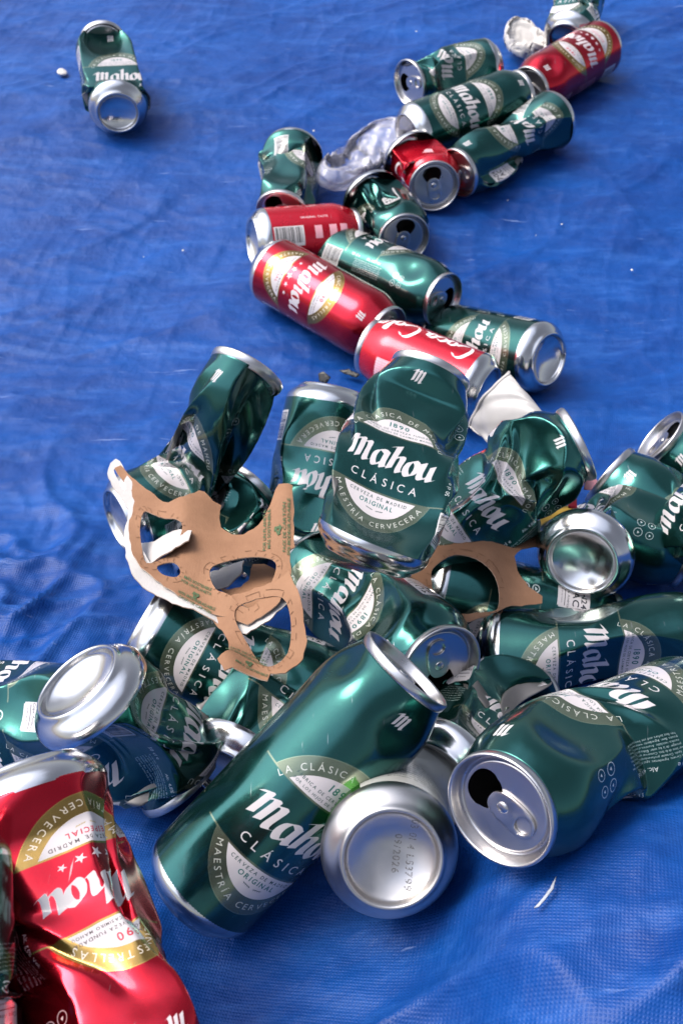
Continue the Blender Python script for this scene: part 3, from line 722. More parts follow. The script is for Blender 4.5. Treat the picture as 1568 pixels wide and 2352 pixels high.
def build_tarp():
    def axis(a, b, n, lo, hi):
        c = np.linspace(a, b, n); d = c[1] - c[0]; l = []; s = d; q = a
        while q > lo: s *= 1.25; q -= s; l.append(q)
        r = []; s = d; q = b
        while q < hi: s *= 1.25; q += s; r.append(q)
        return np.array(l[::-1] + list(c) + r)
    xs = axis(-.62, .62, 420, -4, 4); ys = axis(.08, 1.75, 520, -3, 6)
    X, Y = np.meshgrid(xs, ys); Z = tarp_height(X, Y)
    nx, ny = len(xs), len(ys)
    V = np.stack([X.ravel(), Y.ravel(), Z.ravel()], 1)
    i, j = np.meshgrid(np.arange(ny - 1), np.arange(nx - 1), indexing='ij')
    F = np.stack([i * nx + j, i * nx + j + 1, (i + 1) * nx + j + 1, (i + 1) * nx + j], -1).reshape(-1, 4)
    me = bpy.data.meshes.new('tarp'); me.vertices.add(len(V)); me.vertices.foreach_set('co', V.astype(np.float32).ravel())
    me.loops.add(F.size); me.loops.foreach_set('vertex_index', F.astype(np.int32).ravel())
    me.polygons.add(len(F)); me.polygons.foreach_set('loop_start', np.arange(0, F.size, 4, dtype=np.int32)); 
    me.update(calc_edges=True); me.validate()
    me.polygons.foreach_set('use_smooth', [True] * len(F))
    m, n, b = newmat('blue_tarpaulin')
    tc = add(n, 'TexCoord'); geo = tc.outputs['Object']
    n1 = add(n, 'TexNoise'); n1.inputs['Scale'].default_value = 9; n1.inputs['Detail'].default_value = 8; n1.inputs['Roughness'].default_value = .65
    mp = add(n, 'Mapping'); mp.inputs['Scale'].default_value = (1, 2.2, 1); mp.inputs['Rotation'].default_value = (0, 0, R(-22)); n.links.new(geo, mp.inputs[0]); n.links.new(mp.outputs[0], n1.inputs[0])
    cr = add(n, 'ValToRGB'); e = cr.color_ramp.elements
    e[0].position = .35; e[0].color = (.001, .031, .170, 1); e[1].position = .7; e[1].color = (.0015, .056, .26, 1)
    n.links.new(n1.outputs[0], cr.inputs[0])
    # pale streaks: worn whitening, plus the sheen of creases painted into the colour
    n2 = add(n, 'TexNoise'); n2.inputs['Scale'].default_value = 34; n2.inputs['Detail'].default_value = 6; n2.inputs['Roughness'].default_value = .7
    mp2 = add(n, 'Mapping'); mp2.inputs['Scale'].default_value = (.35, 1.6, 1); mp2.inputs['Rotation'].default_value = (0, 0, R(-20)); n.links.new(geo, mp2.inputs[0]); n.links.new(mp2.outputs[0], n2.inputs[0])
    c2 = add(n, 'ValToRGB'); c2.color_ramp.elements[0].position = .50; c2.color_ramp.elements[1].position = .80; c2.color_ramp.elements[1].color = (.55, .55, .55, 1)
    n.links.new(n2.outputs[0], c2.inputs[0])
    mxx = add(n, 'Mix'); mxx.data_type = 'RGBA'; mxx.inputs[7].default_value = (.035, .125, .40, 1)
    n.links.new(c2.outputs[0], mxx.inputs[0]); n.links.new(cr.outputs[0], mxx.inputs[6])
    st = add(n, 'TexNoise'); st.inputs['Scale'].default_value = 5.5; st.inputs['Detail'].default_value = 7; st.inputs['Roughness'].default_value = .62; st.inputs['Distortion'].default_value = .6; n.links.new(geo, st.inputs[0])
    sr = add(n, 'MapRange'); sr.inputs[1].default_value = .54; sr.inputs[2].default_value = .72; sr.inputs[4].default_value = .28; n.links.new(st.outputs[0], sr.inputs[0])
    mst = add(n, 'Mix'); mst.data_type = 'RGBA'; mst.inputs[7].default_value = (.010, .028, .13, 1); n.links.new(sr.outputs[0], mst.inputs[0]); n.links.new(mxx.outputs[2], mst.inputs[6])
    ab = add(n, 'TexNoise'); ab.inputs['Scale'].default_value = 46; ab.inputs['Detail'].default_value = 4; mpa = add(n, 'Mapping'); mpa.inputs['Scale'].default_value = (.5, 5, 1); mpa.inputs['Rotation'].default_value = (0, 0, R(31)); n.links.new(geo, mpa.inputs[0]); n.links.new(mpa.outputs[0], ab.inputs[0])
    ar = add(n, 'MapRange'); ar.inputs[1].default_value = .70; ar.inputs[2].default_value = .80; ar.inputs[4].default_value = .7; n.links.new(ab.outputs[0], ar.inputs[0])
    mab = add(n, 'Mix'); mab.data_type = 'RGBA'; mab.inputs[7].default_value = (.20, .28, .52, 1); n.links.new(ar.outputs[0], mab.inputs[0]); n.links.new(mst.outputs[2], mab.inputs[6]); n.links.new(mab.outputs[2], b.inputs['Base Color'])
    b.inputs['Roughness'].default_value = .46; b.inputs['Specular IOR Level'].default_value = .24
    # the weave: flat tapes crossing
    sx = add(n, 'TexWave'); sx.bands_direction = 'X'; sx.inputs['Scale'].default_value = 190; sx.inputs['Distortion'].default_value = .6; sx.inputs['Detail Scale'].default_value = .3
    sy = add(n, 'TexWave'); sy.bands_direction = 'Y'; sy.inputs['Scale'].default_value = 190; sy.inputs['Distortion'].default_value = .6; sy.inputs['Detail Scale'].default_value = .3
    mw = add(n, 'Mapping'); mw.inputs['Rotation'].default_value = (0, 0, R(12)); n.links.new(geo, mw.inputs[0])
    n.links.new(mw.outputs[0], sx.inputs[0]); n.links.new(mw.outputs[0], sy.inputs[0])
    mu = add(n, 'Math'); mu.operation = 'MULTIPLY'; n.links.new(sx.outputs[1], mu.inputs[0]); n.links.new(sy.outputs[1], mu.inputs[1])
    n3 = add(n, 'TexNoise'); n3.inputs['Scale'].default_value = 120; n3.inputs['Detail'].default_value = 5; n.links.new(geo, n3.inputs[0])
    b1 = add(n, 'Bump'); b1.inputs['Strength'].default_value = .32; b1.inputs['Distance'].default_value = .0006; n.links.new(mu.outputs[0], b1.inputs['Height'])
    b2 = add(n, 'Bump'); b2.inputs['Strength'].default_value = .40; b2.inputs['Distance'].default_value = .0022; n.links.new(n3.outputs[0], b2.inputs['Height'])
    n.links.new(b1.outputs[0], b2.inputs['Normal']); n.links.new(b2.outputs[0], b.inputs['Normal'])
    me.materials.append(m)
    o = bpy.data.objects.new('ground', me); COL.objects.link(o)
    tag(o, 'creased blue woven plastic tarp spread under all the cans', kind='structure')
    return o
build_tarp()

# ------------------------------------------------------------------ the cans
LOG.clear()
G = 'green_beer_can'
# far end of the tarp
can('lone dented green can far left on the tarp, silver base facing the camera', G, GREEN, (272, 260, 33), (236, 92, None), 128, bn=(-85, .87), rot=16, fold=(.2, .12), squash=(0, 17, 6), dents=[(.82, 0, 40, 24)], seed=3, flats=0)
can('green can at the top right corner, silver base half hidden by a red can', G, GREEN, (1300, 95, 33), (1352, -40, None), 140, bn=(-120, .75), rot=-70, dents=[(.6, -10, 30, 12, 20)], seed=5)
can('red beer can lying at the far right beside the white tissue', 'red_beer_can', RED, (1388, 103, 33), (1214, 207, 33), rot=25, fit=True, dents=[(.86, 20, 14, 8)], seed=6, wrinkle=.1)
can('pinched green can left of the tissue, open lid facing left', G, GREEN, (1135, 150, 33), (938, 192, 33), ln=(195, .62), rot=40, twist=40, fold=(.68, .12), dents=[(.66, 60, 16, 24), (.66, 240, 16, 24)], seed=7)
can('straight green can lying diagonally behind the dented cola can', G, GREEN, (933, 312, 33), (1195, 215, 33), rot=-20, fit=True, dents=[(.9, 150, 20, 10)], seed=8, wrinkle=.1)
can('hourglass crushed green can casting a dark shadow under the straight green can', G, GREEN, (1283, 266, 32), (1050, 398, 33), rot=10, twist=50, fold=(.36, .1), dents=[(.34, 80, 9, 30), (.34, 260, 9, 30)], squash=(30, 27), seed=9)
can('crumpled red cola can with open lid and ring tab facing the camera', 'red_cola_can', COLA, (930, 350, 33), (997, 428, 33), ln=(-60, .93), rot=60, L=115, seed=10, tabrot=180, fold=(.5, .2))
can('crushed green can standing behind the lying cola can, left of the clear plastic', G, GREEN, (676, 338, 34), (646, 488, 32), rot=-60, twist=30, fold=(.35, .12), dents=[(.4, 0, 26, 10, 14)], seed=11, squash=(10, 30))
can('bent green can with open lid, just left of the crumpled cola can', G, GREEN, (840, 440, 33), (928, 550, 33), ln=(-55, .87), rot=62, seed=12, fold=(.45, .12), dents=[(.5, -30, 24, 16)], tabrot=160)
can('red cola can on its side with barcode and silver base at the left', 'red_cola_can', COLA, (578, 556, 33), (815, 538, None), 112, fit=True, floor=False, rot=-95, L=115, seed=13, wrinkle=.1)
can('undented red beer can with gold and white badge, lying diagonally mid picture', 'red_beer_can', RED, (612, 612, 36), (888, 768, 38), fit=True, rot=-5, seed=14, wrinkle=.08)
can('straight green can showing its barcode and small print behind the red beer can', G, GREEN, (750, 580, None), (1020, 690, 34), 160, fit=True, floor=False, rot=-90, seed=15, dents=[(.8, -30, 24, 6)], tabrot=200, wrinkle=.1)
can('red cola can lying end to end with the red beer can', 'red_cola_can', COLA, (1120, 905, 34), (850, 795, 36), fit=True, rot=62, L=115, seed=16, wrinkle=.08)
can('green can right of the cola can, round silver base facing right', G, GREEN, (1262, 826, 36), (1005, 768, None), 140, fit=True, floor=False, rot=-10, seed=17, wrinkle=.1)
# the heap
can('green can folded at the waist, upright at the left edge of the heap', G, GREEN, (268, 1195, 36), (570, 848, 725), bn=(200, .28), ln=(60, -.30), rot=-48, fold=(.5, .1), dents=[(.52, 60, 12, 34), (.5, -70, 14, 16), (.8, 30, 70, 8)], seed=18, flats=0)
can('green can half hidden behind the top edge of the mask shaped cardboard', G, GREEN, (470, 1345, 12), (585, 1125, 800), ln=(45, -.3), rot=35, dents=[(.6, -20, 24, 12)], seed=19)
can('upside down green can standing in shade behind the big flattened can', G, GREEN, (765, 895, 780), (690, 1250, 30), rot=-15, dents=[(.5, 20, 30, 10, 20)], seed=20)
can('big flattened green can leaning upright at the top middle of the heap', G, GREEN, (838, 1290, 592), (990, 852, None), 162, bn=(-112, -.12), ln=(66, -.35), rot=-10, squash=(0, 12, 7), fold=(.45, .3), flats=0, seed=43, wrinkle=.1)
can('green can right of the big flattened can, ring tab sticking out of its lid', G, GREEN, (930, 1285, 745), (1328, 1018, 720), ln=(25, -.12), rot=-10, squash=(0, 29), dents=[(.7, 20, 18, 12)], seed=22, tab_lift=4)
can('green can at the far right edge with open lid facing up left', G, GREEN, (1700, 1110, None), (1512, 1005, 870), 160, far=False, ln=(140, .32), rot=0, seed=23)
can('green can at the right edge lying just below the open one', G, GREEN, (1760, 1270, None), (1395, 1090, 820), 165, far=False, ln=(140, -.1), rot=25, seed=24, dents=[(.5, 40, 26, 10)])
can('green can with large silver base facing the camera beside the cardboard ring', G, GREEN, (1335, 1290, 705), (1575, 1270, None), 112, bn=(-115, .90), ln=(-20, -.2), rot=-30, fold=(.2, .15), seed=25)
can('green can seen through the hole of the right hand cardboard ring', G, GREEN, (965, 1345, 740), (1400, 1450, 745), fit=True, rot=60, seed=26, wrinkle=.1)
can('crumpled green can in mid heap, dark open lid facing right', G, GREEN, (715, 1305, None), (1015, 1535, 620), 160, ln=(-40, .72), rot=20, squash=(0, 27), seed=27, dents=[(.4, 0, 28, 12)], tabrot=30)
can('long green can lying level at the right with its dented silver end at left', G, PLAIN, (1105, 1512, 690), (1650, 1465, 690), fit=True, bn=(180, -.1), rot=25, seed=28, flats=2, wrinkle=.15)
can('green can at the lower right with open mouth and tab facing the camera', G, PLAIN, (1600, 1632, None), (1145, 1862, 465), 162, ln=(-140, .74), rot=246, dents=[(.5, -20, 9, 10, 12), (.62, -80, 16, 16)], flats=2, seed=29, tabrot=134)
can('large nearly intact green can lying diagonally across the front of the heap', G, PLAIN, (432, 2066, 545), (936, 1536, 532), fit=True, rot=34, dents=[(.9, -60, 14, 7, 8), (.86, 35, 16, 6, 6), (.9, 0, 14, 4)], seed=30, wrinkle=.08)
can('pale beer can in front with its big silver base and ink date facing the camera', 'pale_beer_can', PALE, (900, 1975, 490), (965, 1740, None), 166, fit=True, bn=(-75, .93), rot=25, seed=31, base_mat=CODE_A, wrinkle=.1)
can('twisted green can at the left with oval silver base tilted up', G, GREEN, (175, 1562, 532), (420, 1800, 615), bn=(132, .45), ln=(-50, -.3), rot=-52, squash=(0, 27), fold=(.65, .2), seed=32, flats=0, dents=[(.6, 40, 70, 14), (.3, -50, 60, 10)])
can('green can under the cardboard loop, silver end poking out at left', G, GREEN, (325, 1425, 658), (800, 1625, 655), fit=True, bn=(150, -.05), rot=10, seed=33, wrinkle=.1)
can('green can mostly hidden behind the large intact can, below the cardboard loop', G, GREEN, (520, 1790, 590), (655, 1590, 640), ln=(55, .1), rot=35, seed=34, squash=(0, 24))
can('green can at the left edge behind the tilted silver base', G, GREEN, (-160, 1640, 640), (270, 1665, 592), fit=True, rot=90, seed=35)
can('large crushed red beer can, upside down in the bottom left corner', 'red_beer_can', RED, (60, 1765, 470), (355, 2540, 385), fit=True, bn=(105, -.18), rot=-34, squash=(0, 18, 6), fold=(.5, .3), dents=[(.5, -75, 14, 12, 10)], wrinkle=.12, flats=5, seed=36)
can('green can cut by the left edge in front of the crushed red can', G, GREEN, (-180, 1915, 410), (-165, 2640, 370), fit=True, rot=35, seed=37, wrinkle=.1)
can('green can squeezed flat in the gap above the pale can', G, GREEN, (985, 1800, 570), (1200, 1600, 668), rot=20, seed=38, squash=(0, 18))
# ------------------------------------------------------------------ torn cardboard carriers
def board_mat(name, c0, c1, sc=22.0):
    m, n, b = newmat(name); tc = add(n, 'TexCoord')
    a = add(n, 'TexNoise'); a.inputs['Scale'].default_value = sc; a.inputs['Detail'].default_value = 8; a.inputs['Roughness'].default_value = .7; n.links.new(tc.outputs['Object'], a.inputs[0])
    f = add(n, 'TexNoise'); f.inputs['Scale'].default_value = 900; f.inputs['Detail'].default_value = 2
    mp = add(n, 'Mapping'); mp.inputs['Scale'].default_value = (1, .25, 1); n.links.new(tc.outputs['Object'], mp.inputs[0]); n.links.new(mp.outputs[0], f.inputs[0])
    r = add(n, 'ValToRGB'); r.color_ramp.elements[0].position = .3; r.color_ramp.elements[1].position = .72
    r.color_ramp.elements[0].color = (*c0, 1); r.color_ramp.elements[1].color = (*c1, 1); n.links.new(a.outputs[0], r.inputs[0])
    n.links.new(r.outputs[0], b.inputs['Base Color']); b.inputs['Roughness'].default_value = .75; b.inputs['Specular IOR Level'].default_value = .25
    bp = add(n, 'Bump'); bp.inputs['Strength'].default_value = .25; bp.inputs['Distance'].default_value = .0006; n.links.new(f.outputs[0], bp.inputs['Height'])
    b2 = add(n, 'Bump'); b2.inputs['Strength'].default_value = .3; b2.inputs['Distance'].default_value = .003; n.links.new(a.outputs[0], b2.inputs['Height']); n.links.new(bp.outputs[0], b2.inputs['Normal'])
    n.links.new(b2.outputs[0], b.inputs['Normal'])
    return m
KRAFT = board_mat('kraft_board', (.20, .100, .056), (.28, .150, .086)); WBOARD = board_mat('white_board', (.36, .34, .33), (.48, .455, .445))
PRINT = newmat('green_print_on_board')[0]; PRINT.node_tree.nodes['Principled BSDF'].inputs['Base Color'].default_value = (.05, .085, .035, 1); PRINT.node_tree.nodes['Principled BSDF'].inputs['Roughness'].default_value = .8
EDGE = board_mat('torn_board_edge', (.34, .22, .15), (.44, .33, .26), 200)
class Sheet:
    """a piece of board lying on a plane through three sighted points, gently curled"""
    def __init__(s, A, B, C, curl=.004, seed=1, bends=(), folds=()):
        P = [at(*p) for p in (A, B, C)]; s.p0 = P[0]; s.n = nrm(np.cross(P[1] - P[0], P[2] - P[0]))
        if s.n @ (CAM - P[0]) < 0: s.n = -s.n
        s.curl, s.seed, s.bends, s.folds = curl, seed, bends, folds
    def __call__(s, px, py, up=0.0):
        d = ray(px, py); t = ((s.p0 - CAM) @ s.n) / (d @ s.n); p = CAM + d * t
        h = (float(vnoise(np.array([px / 90.0 + 7]), np.array([py / 90.0 + 3]), s.seed)[0]) - .5) * 2 * s.curl
        for (x, y, r, k) in s.bends: h += k * math.exp(-((px - x) ** 2 + (py - y) ** 2) / r ** 2)
        for (x0, y0, x1, y1, k) in s.folds: h += k * abs((px - x0) * (y1 - y0) - (py - y0) * (x1 - x0)) / math.hypot(x1 - x0, y1 - y0)
        return p + s.n * (h + up)
def rough_line(poly, step=9, jit=1.6, seed=1):
    r = random.Random(seed); o = []
    n = len(poly)
    for i in range(n):
        a, b = poly[i], poly[(i + 1) % n]; L = math.hypot(b[0] - a[0], b[1] - a[1]); k = max(1, int(L / step))
        for q in range(k):
            t = q / k; nx, ny = -(b[1] - a[1]) / L, (b[0] - a[0]) / L; j = r.uniform(-jit, jit) if q else 0
            o.append((a[0] + (b[0] - a[0]) * t + nx * j, a[1] + (b[1] - a[1]) * t + ny * j))
    return o
def round_poly(poly, n=5):
    P = np.array(poly, float); m = len(P); o = []
    for i in range(m):
        p0, p1, p2, p3 = P[i - 1], P[i], P[(i + 1) % m], P[(i + 2) % m]
        for t in np.linspace(0, 1, n + 1)[:-1]:
            o.append(tuple(.5 * (2 * p1 + (p2 - p0) * t + (2 * p0 - 5 * p1 + 4 * p2 - p3) * t * t + (3 * p1 - p0 - 3 * p2 + p3) * t ** 3)))
    return o
def notch(poly, every=5, depth=5, seed=2):
    """little tears running out from a punched hole"""
    c = np.mean(np.array(poly), 0); o = []; r = random.Random(seed)
    for i, p in enumerate(poly):
        if i % every == every - 1 and r.random() < .8:
            v = nrm(np.array(p) - c); t = np.array([-v[1], v[0]]); k = depth * r.uniform(.5, 1.4)
            o += [tuple(np.array(p) - t * .7), tuple(np.array(p) + v * k), tuple(np.array(p) + t * .7)]
        else: o.append(p)
    return o
def board(name, sh, outer, holes, root, mats=None, thick=.0007, step=15, seed=1, jit=2.0):
    out = rough_line(outer, 11, jit, seed); hs = [notch(rough_line(round_poly(h, 3), 9, 1.2, seed + 5), 6, 7, seed) for h in holes]
    v, f = plate(out, hs, step)
    org = np.array(root.location)
    V = [sh(*p) - org for p in v]
    me_f = []
    for t in f:
        a, b, c = (V[i] for i in t)
        me_f.append(t if np.cross(b - a, c - a) @ sh.n > 0 else t[::-1])
    o = mesh_obj(name, V, me_f, (mats or [KRAFT, WBOARD]) + [EDGE], root)
    s = o.modifiers.new('thick', 'SOLIDIFY'); s.thickness = thick; s.offset = -1; s.material_offset = 1; s.material_offset_rim = 2
    e = o.modifiers.new('edge', 'EDGE_SPLIT'); e.split_angle = R(40)
    return o
def print_on(sh, root, part, lines, cx, cy, size, ang, up=.0006, mirror=1):
    """printed lines of small text on a board, size = letter height in picture units"""
    V, F = [], []; ca, sa = math.cos(R(ang)), math.sin(R(ang)); org = np.array(root.location); k = size / CAP
    for li, t in enumerate(lines):
        x = -sum((.3 if c == ' ' else glyph(c, .015)[1] + .06) for c in t) * k / 2
        for c in t:
            if c != ' ':
                for tri in glyph(c, .015)[0]:
                    o = len(V)
                    for q in tri:
                        u, v = x + q[0] * k, -(q[1] * k) + (li - (len(lines) - 1) / 2) * size * 1.6
                        V.append(sh(cx + u * ca - v * sa, cy + u * sa + v * ca, up) - org)
                    F.append((o, o + 1, o + 2))
            x += (.3 if c == ' ' else glyph(c, .015)[1] + .06) * k
    return mesh_obj('printed_mark', V, F, PRINT, part, smooth=False)
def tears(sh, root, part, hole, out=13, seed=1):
    """score line round a punched hole and the short slits that let its rim fold, their edge shade painted dark"""
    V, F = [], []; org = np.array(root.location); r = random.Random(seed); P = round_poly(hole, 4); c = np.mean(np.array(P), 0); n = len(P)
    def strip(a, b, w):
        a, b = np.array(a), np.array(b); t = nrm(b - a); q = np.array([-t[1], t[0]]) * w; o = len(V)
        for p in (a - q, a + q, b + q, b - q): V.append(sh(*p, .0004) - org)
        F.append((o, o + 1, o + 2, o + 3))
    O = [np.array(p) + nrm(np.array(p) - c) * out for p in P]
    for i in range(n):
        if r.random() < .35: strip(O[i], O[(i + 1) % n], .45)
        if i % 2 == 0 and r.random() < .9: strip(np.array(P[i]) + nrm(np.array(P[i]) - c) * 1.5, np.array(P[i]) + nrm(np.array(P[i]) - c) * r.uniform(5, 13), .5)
    return mesh_obj('score_line', V, F, SCORE_SHADE, part, smooth=False)
SCORE_SHADE = board_mat('scored_kraft_shade', (.10, .045, .022), (.15, .07, .035))  # darker brown: cut-edge shade of the slits put into the colour
def arrows(sh, root, part, cx, cy, r, rot=0, up=.0006):
    V, F = [], []; org = np.array(root.location)
    for i in range(3):
        a = R(rot + i * 120)
        P = [(-.75, -.55), (.25, -.55), (.25, -.85), (.85, -.35), (.25, .1), (.25, -.15), (-.55, -.15)]
        o = len(V)
        for x, y in P: V.append(sh(cx + r * (x * math.cos(a) - y * math.sin(a)), cy + r * (x * math.sin(a) + y * math.cos(a)), up) - org)
        F.append(tuple(range(o, o + 7)))
    return mesh_obj('printed_mark', V, F, PRINT, part, smooth=False)
q4 = lambda P: [(206.9 + .36 * x, 1015.8 + .36 * y) for x, y in P]
q5 = lambda P: [(846.5 + .4601 * x, 846.5 + .4601 * y) for x, y in P]
# the mask-like carrier with two layers
shA = Sheet((260, 1090, 735), (650, 1170, 690), (560, 1430, 598), .004, 3, bends=[(270, 1070, 60, -.006), (660, 1180, 50, .012), (420, 1200, 60, .008), (585, 1400, 90, -.004)], folds=((430, 1100, 505, 1440, .00003),))
shU = Sheet((260, 1090, 745), (650, 1170, 701), (560, 1430, 608), .004, 9, bends=[(255, 1080, 50, -.008)], folds=((430, 1100, 505, 1440, .00003),))
rA = empty('cardboard_carrier', at(480, 1300, 660).tolist()); tag(rA, 'torn brown cardboard can carrier with white inner ply, mask shaped with two eye holes', 'cardboard', 'torn cardboard carriers')
outA = q4([(150, 130), (190, 112), (240, 170), (335, 275), (440, 372), (505, 422), (545, 415), (610, 405), (700, 335), (735, 345), (790, 402), (840, 415), (828, 505), (838, 560), (905, 600), (980, 608), (1080, 572), (1160, 500), (1195, 430), (1215, 395), (1305, 420), (1310, 720), (1280, 735), (1287, 880), (1245, 1000), (1190, 1075), (1090, 1130), (1000, 1150), (950, 1125), (760, 1062), (560, 980), (420, 890), (330, 820), (278, 740), (256, 640), (250, 540), (275, 420), (285, 375), (250, 270), (190, 190)])
h1 = q4([(345, 455), (400, 475), (480, 525), (560, 560), (600, 600), (560, 680), (470, 745), (365, 785), (335, 690), (322, 560)]); h2 = q4([(762, 815), (860, 772), (990, 752), (1110, 768), (1185, 805), (1180, 880), (1110, 990), (1010, 1055), (880, 975), (800, 930)]); h3 = q4([(430, 800), (500, 775), (555, 790), (578, 835), (540, 865), (460, 850)])
tA = board('top_ply', shA, outA, [h1, h2, h3], rA, seed=3)
board('under_ply', shU, q4([(108, 185), (130, 125), (165, 105), (190, 118), (240, 220), (300, 330), (310, 500), (290, 640), (420, 860), (700, 1000), (1000, 1120), (1200, 1000), (1268, 960), (1268, 1075), (1150, 1195), (1000, 1243), (760, 1142), (560, 1068), (345, 972), (275, 888), (235, 775), (225, 640), (252, 470), (165, 330)]), [q4([(150, 165), (182, 160), (225, 280), (222, 330), (180, 240)])], rA, [WBOARD, KRAFT], seed=4)
shF = Sheet((330, 1250, 690), (440, 1210, 668), (345, 1295, 652), .002, 5)
board('torn_flap', shF, q4([(318, 650), (420, 645), (500, 590), (575, 560), (655, 572), (640, 640), (500, 720), (380, 785), (345, 765)]), [], rA, [WBOARD, KRAFT], seed=6)
shG = Sheet((500, 1330, 668), (620, 1310, 668), (570, 1400, 632), .002, 6)
board('folded_flap', shG, q4([(830, 925), (880, 935), (960, 920), (1010, 880), (1040, 780), (1110, 775), (1180, 810), (1180, 890), (1110, 1000), (1015, 1060), (900, 1000)]), [], rA, seed=7)
shH = Sheet((470, 1330, 690), (560, 1290, 690), (500, 1370, 660), .001, 8)
board('white_flap', shH, q4([(755, 830), (980, 750), (960, 840), (880, 920), (790, 945)]), [], rA, [WBOARD, KRAFT], seed=8)
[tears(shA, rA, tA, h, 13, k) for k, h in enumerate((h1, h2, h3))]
print_on(shA, rA, tA, ['PACK DE CARTÓN', '100% BIODEGRADABLE'], 664, 1245, 6.5, -88); print_on(shA, rA, tA, ['POR UN PLANETA', 'MÁS SOSTENIBLE'], 618, 1240, 6.5, -88); arrows(shA, rA, tA, 641, 1243, 11)
print_on(shA, rA, tA, ['MÁS SOSTENIBLE', 'POR UN PLANETA'], 452, 1346, 6, 22); print_on(shA, rA, tA, ['100% BIODEGRADABLE', 'PACK DE CARTÓN'], 449, 1384, 6, 22); arrows(shA, rA, tA, 449, 1365, 10, 30)
# the loop hanging below it
shB = Sheet((480, 1400, 622), (690, 1330, 628), (590, 1560, 566), .003, 11, bends=[(530, 1540, 40, .008)], folds=((540, 1470, 640, 1490, .00006),))
rB = empty('cardboard_carrier', at(600, 1500, 600).tolist()); tag(rB, 'narrow brown cardboard loop hanging below the mask shaped carrier, torn at its lower end', 'cardboard', 'torn cardboard carriers')
hB = q4([(940, 1175), (1010, 1300), (1080, 1410), (1140, 1440), (1200, 1410), (1245, 1350), (1280, 1260), (1283, 1130), (1240, 1040), (1100, 1040), (960, 1090)])
tB = board('board', shB, q4([(735, 1100), (800, 1040), (1000, 1000), (1200, 960), (1290, 905), (1355, 1040), (1385, 1265), (1335, 1390), (1250, 1480), (1155, 1490), (1140, 1545), (1060, 1535), (940, 1525), (890, 1550), (845, 1470), (915, 1385), (890, 1290), (850, 1220)]), [q4([(940, 1175), (1010, 1300), (1080, 1410), (1140, 1440), (1200, 1410), (1245, 1350), (1280, 1260), (1283, 1130), (1240, 1040), (1100, 1040), (960, 1090)])], rB, seed=9)
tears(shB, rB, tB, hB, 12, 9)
print_on(shB, rB, tB, ['PACK DE CARTÓN', '100% BIODEGRADABLE'], 572, 1522, 6, 12); arrows(shB, rB, tB, 578, 1540, 9); print_on(shB, rB, tB, ['MÁS SOSTENIBLE'], 585, 1557, 6, 12)
# the piece under the silver can end at the right
shC = Sheet((960, 1300, 676), (1250, 1215, 745), (1060, 1425, 648), .004, 13, folds=((1125, 1230, 1150, 1430, -.00003),))
rC = empty('cardboard_carrier', at(1080, 1320, 690).tolist()); tag(rC, 'brown cardboard carrier ring framing a silver and green can end at the right', 'cardboard', 'torn cardboard carriers')
hC = q5([(320, 1010), (350, 955), (440, 905), (545, 930), (620, 1000), (655, 1080), (652, 1180), (600, 1205), (480, 1215), (400, 1200), (340, 1130)])
tC = board('board', shC, q5([(218, 1030), (232, 970), (262, 915), (300, 880), (360, 860), (440, 850), (630, 850), (720, 815), (800, 790), (1040, 745), (1000, 810), (905, 858), (840, 862), (775, 880), (735, 920), (750, 990), (800, 1080), (866, 1135), (868, 1165), (720, 1165), (600, 1225), (500, 1262), (400, 1250), (330, 1227), (280, 1180), (235, 1110)]), [q5([(320, 1010), (350, 955), (440, 905), (545, 930), (620, 1000), (655, 1080), (652, 1180), (600, 1205), (480, 1215), (400, 1200), (340, 1130)])], rC, seed=10)

tears(shC, rC, tC, hC, 12, 5)
